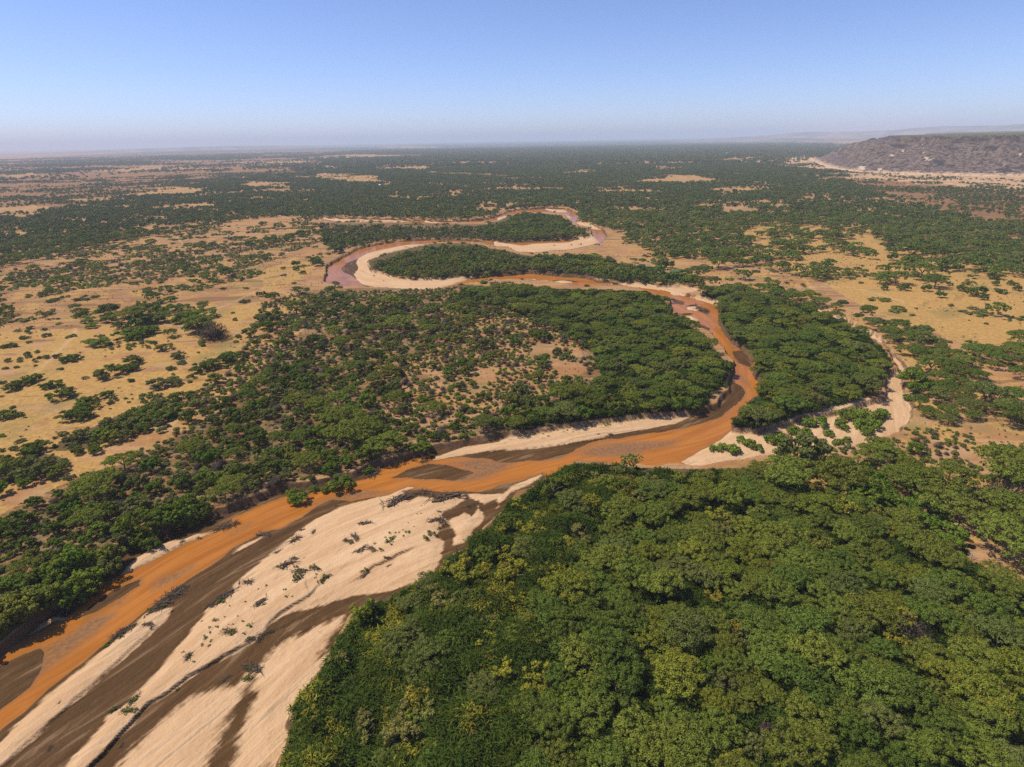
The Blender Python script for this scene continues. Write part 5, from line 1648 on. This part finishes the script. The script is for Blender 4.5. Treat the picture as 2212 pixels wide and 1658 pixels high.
# bleached snags
for q, (zn, x, y, w) in enumerate([('Y1', 690, 1010, 150), ('Y1', 470, 930, 70), ('Y4', 1010, 370, 70), ('Y4', 1890, 850, 80), ('Y4', 1780, 985, 80)]):
    g = ground(D(zn, [(x, y)]), 1.)[0]
    dist = math.hypot(math.hypot(*g), CAM_H)
    L = w * KZ * dist / FOC
    rng = np.random.default_rng(77 + q)
    o = link('dead_tree', None, None, (g[0], g[1], 0), (0, 0, random.uniform(0, 6)), (L, L, L))
    o.empty_display_size = .3
    link('trunk', mesh_np('dead_trunk', *tubes([((0, 0, -.05), (.05, .02, .28), .04, .03), ((.05, .02, .28), (.12, 0, .5), .03, .015)], 5), M_DEAD), o)
    seg = []
    for k in range(9):
        a = rng.uniform(0, 6.28)
        p = np.array([.04, .02, rng.uniform(.15, .4)])
        e = p + np.array([cos(a) * .25, sin(a) * .25, rng.uniform(.02, .2)])
        seg += [(p, e, .016, .010), (e, e + np.array([cos(a + .5) * .18, sin(a + .5) * .18, rng.uniform(-.05, .15)]), .010, .004), (e, e + np.array([cos(a - .6) * .15, sin(a - .6) * .15, rng.uniform(-.02, .15)]), .009, .004)]
    link('branches', mesh_np('dead_branches', *tubes(seg, 4), M_DEAD), o)
    props(o, None, None, 'dead tree', 'bleached dead trees')
    p = D(zn, [(x, y)])[0]
    pend.append((o, label_for('bleached leafless dead tree with bare branches', 'among green bushes', p[0], p[1])))

for key in CELL:
    CELL[key].sort()
seen = set()
for o, (desc, place, j, d) in pend:
    rank = CELL[(desc, place, j)].index((d,))
    w = ORD[rank] if rank < len(ORD) else 'outer '
    lab = f'{desc} {place}, {w}nearest {LM[j][0]}'
    words_ = lab.split()
    if len(words_) > 16:
        lab = f'{desc}, {w}nearest {LM[j][0]}' if f'{desc}, {w}nearest {LM[j][0]}' not in seen else ' '.join(words_[:16])
    seen.add(lab)
    o['label'] = lab


# ------------------------------------------------------------------ crop plots, tin-roofed huts
def mat_plain(name, a, b, scale=1.5, rough=.9):
    m = bpy.data.materials.new(name)
    t = NT(m)
    pos = t.n('ShaderNodeNewGeometry').outputs['Position']
    p = t.n('ShaderNodeBsdfPrincipled', ins={'Base Color': t.mix(t.ramp(t.noise(pos, scale, 3), .35, .65), a, b), 'Roughness': rough})
    p.inputs['Specular IOR Level'].default_value = .15
    t.out(p.outputs[0])
    return m


crop = mat_plain('crop_leaf', (.05, .085, .025), (.10, .13, .045), .8)
crop2 = mat_plain('sparse_crop', (.15, .15, .075), (.24, .19, .10), .6)
for lab, mt, poly in [('small dark green crop plot under the round tree beside the path', crop, [(178, 1145), (262, 1140), (300, 1215), (300, 1245), (262, 1235)]),
                      ('long dark green crop plot beside the tall round tree', crop, [(390, 1215), (560, 1198), (655, 1238), (395, 1252)]),
                      ('pale green crop plot between bush row and footpath', crop2, [(-260, 1195), (135, 1185), (240, 1258), (-200, 1266)]),
                      ('sparse square plot of young crops above the pale plot', crop2, [(-60, 1130), (85, 1128), (130, 1178), (-50, 1182)])]:
    g = ground(D('F3', poly))
    n = len(g)
    zt = .55
    v = np.concatenate([np.c_[g, np.full(n, zt)], np.c_[g, np.full(n, -.6)]])
    me = bpy.data.meshes.new('crop_plot')
    me.from_pydata([tuple(q) for q in v], [], [tuple(range(n))] + [(k, (k + 1) % n + 0, (k + 1) % n + n, k + n) for k in range(n)])
    me.materials.append(mt)
    props(link('crop_plot', me), None, lab, 'field', 'crop plots on the tan fields')

tin = mat_plain('tin_roof', (.62, .64, .66), (.72, .73, .74), .3, .5)
mudw = mat_plain('mud_wall', (.36, .25, .16), (.44, .31, .20), .5)
for zn, x, y, w, lab in [('Z3', 1930, 309, 18, 'white tin-roofed hut in the far forest toward the mesa'), ('Z3', 1612, 342, 9, 'tiny white tin-roofed hut in the middle of the far forest'), ('Z2', 980, 569, 22, 'white tin-roofed hut in woods beyond the far sand strip'),]:
    g = ground(D(zn, [(x, y)]), 5)[0]
    dist = math.hypot(*g)
    L = w * KZ * dist / FOC * .5
    hgt = 2.4 + L * .5
    o = link('hut', None, None, (g[0], g[1], 0), (0, 0, .2))
    Lw = L * .92
    bx = np.array([(a * Lw, b * Lw * .7, c) for a in (-1, 1) for b in (-1, 1) for c in (-.3, hgt)])
    fc = np.array([(0, 1, 3, 2), (4, 6, 7, 5), (0, 4, 5, 1), (2, 3, 7, 6), (0, 2, 6, 4), (1, 5, 7, 3)])
    link('wall', mesh_np('hut_wall', bx, fc, mudw), o)
    b, h0, h1 = L * .85, hgt + .02, hgt + L * .6
    rv = np.array([(-L, -b, h0), (L, -b, h0), (L, b, h0), (-L, b, h0), (-L, 0, h1), (L, 0, h1)])
    link('roof', mesh_np('hut_roof', rv, [np.array([(0, 1, 5, 4), (2, 3, 4, 5), (3, 2, 1, 0)]), np.array([(0, 4, 3), (1, 2, 5)])], tin), o)
    props(o, None, lab, 'hut', 'tin-roofed huts in the woods')
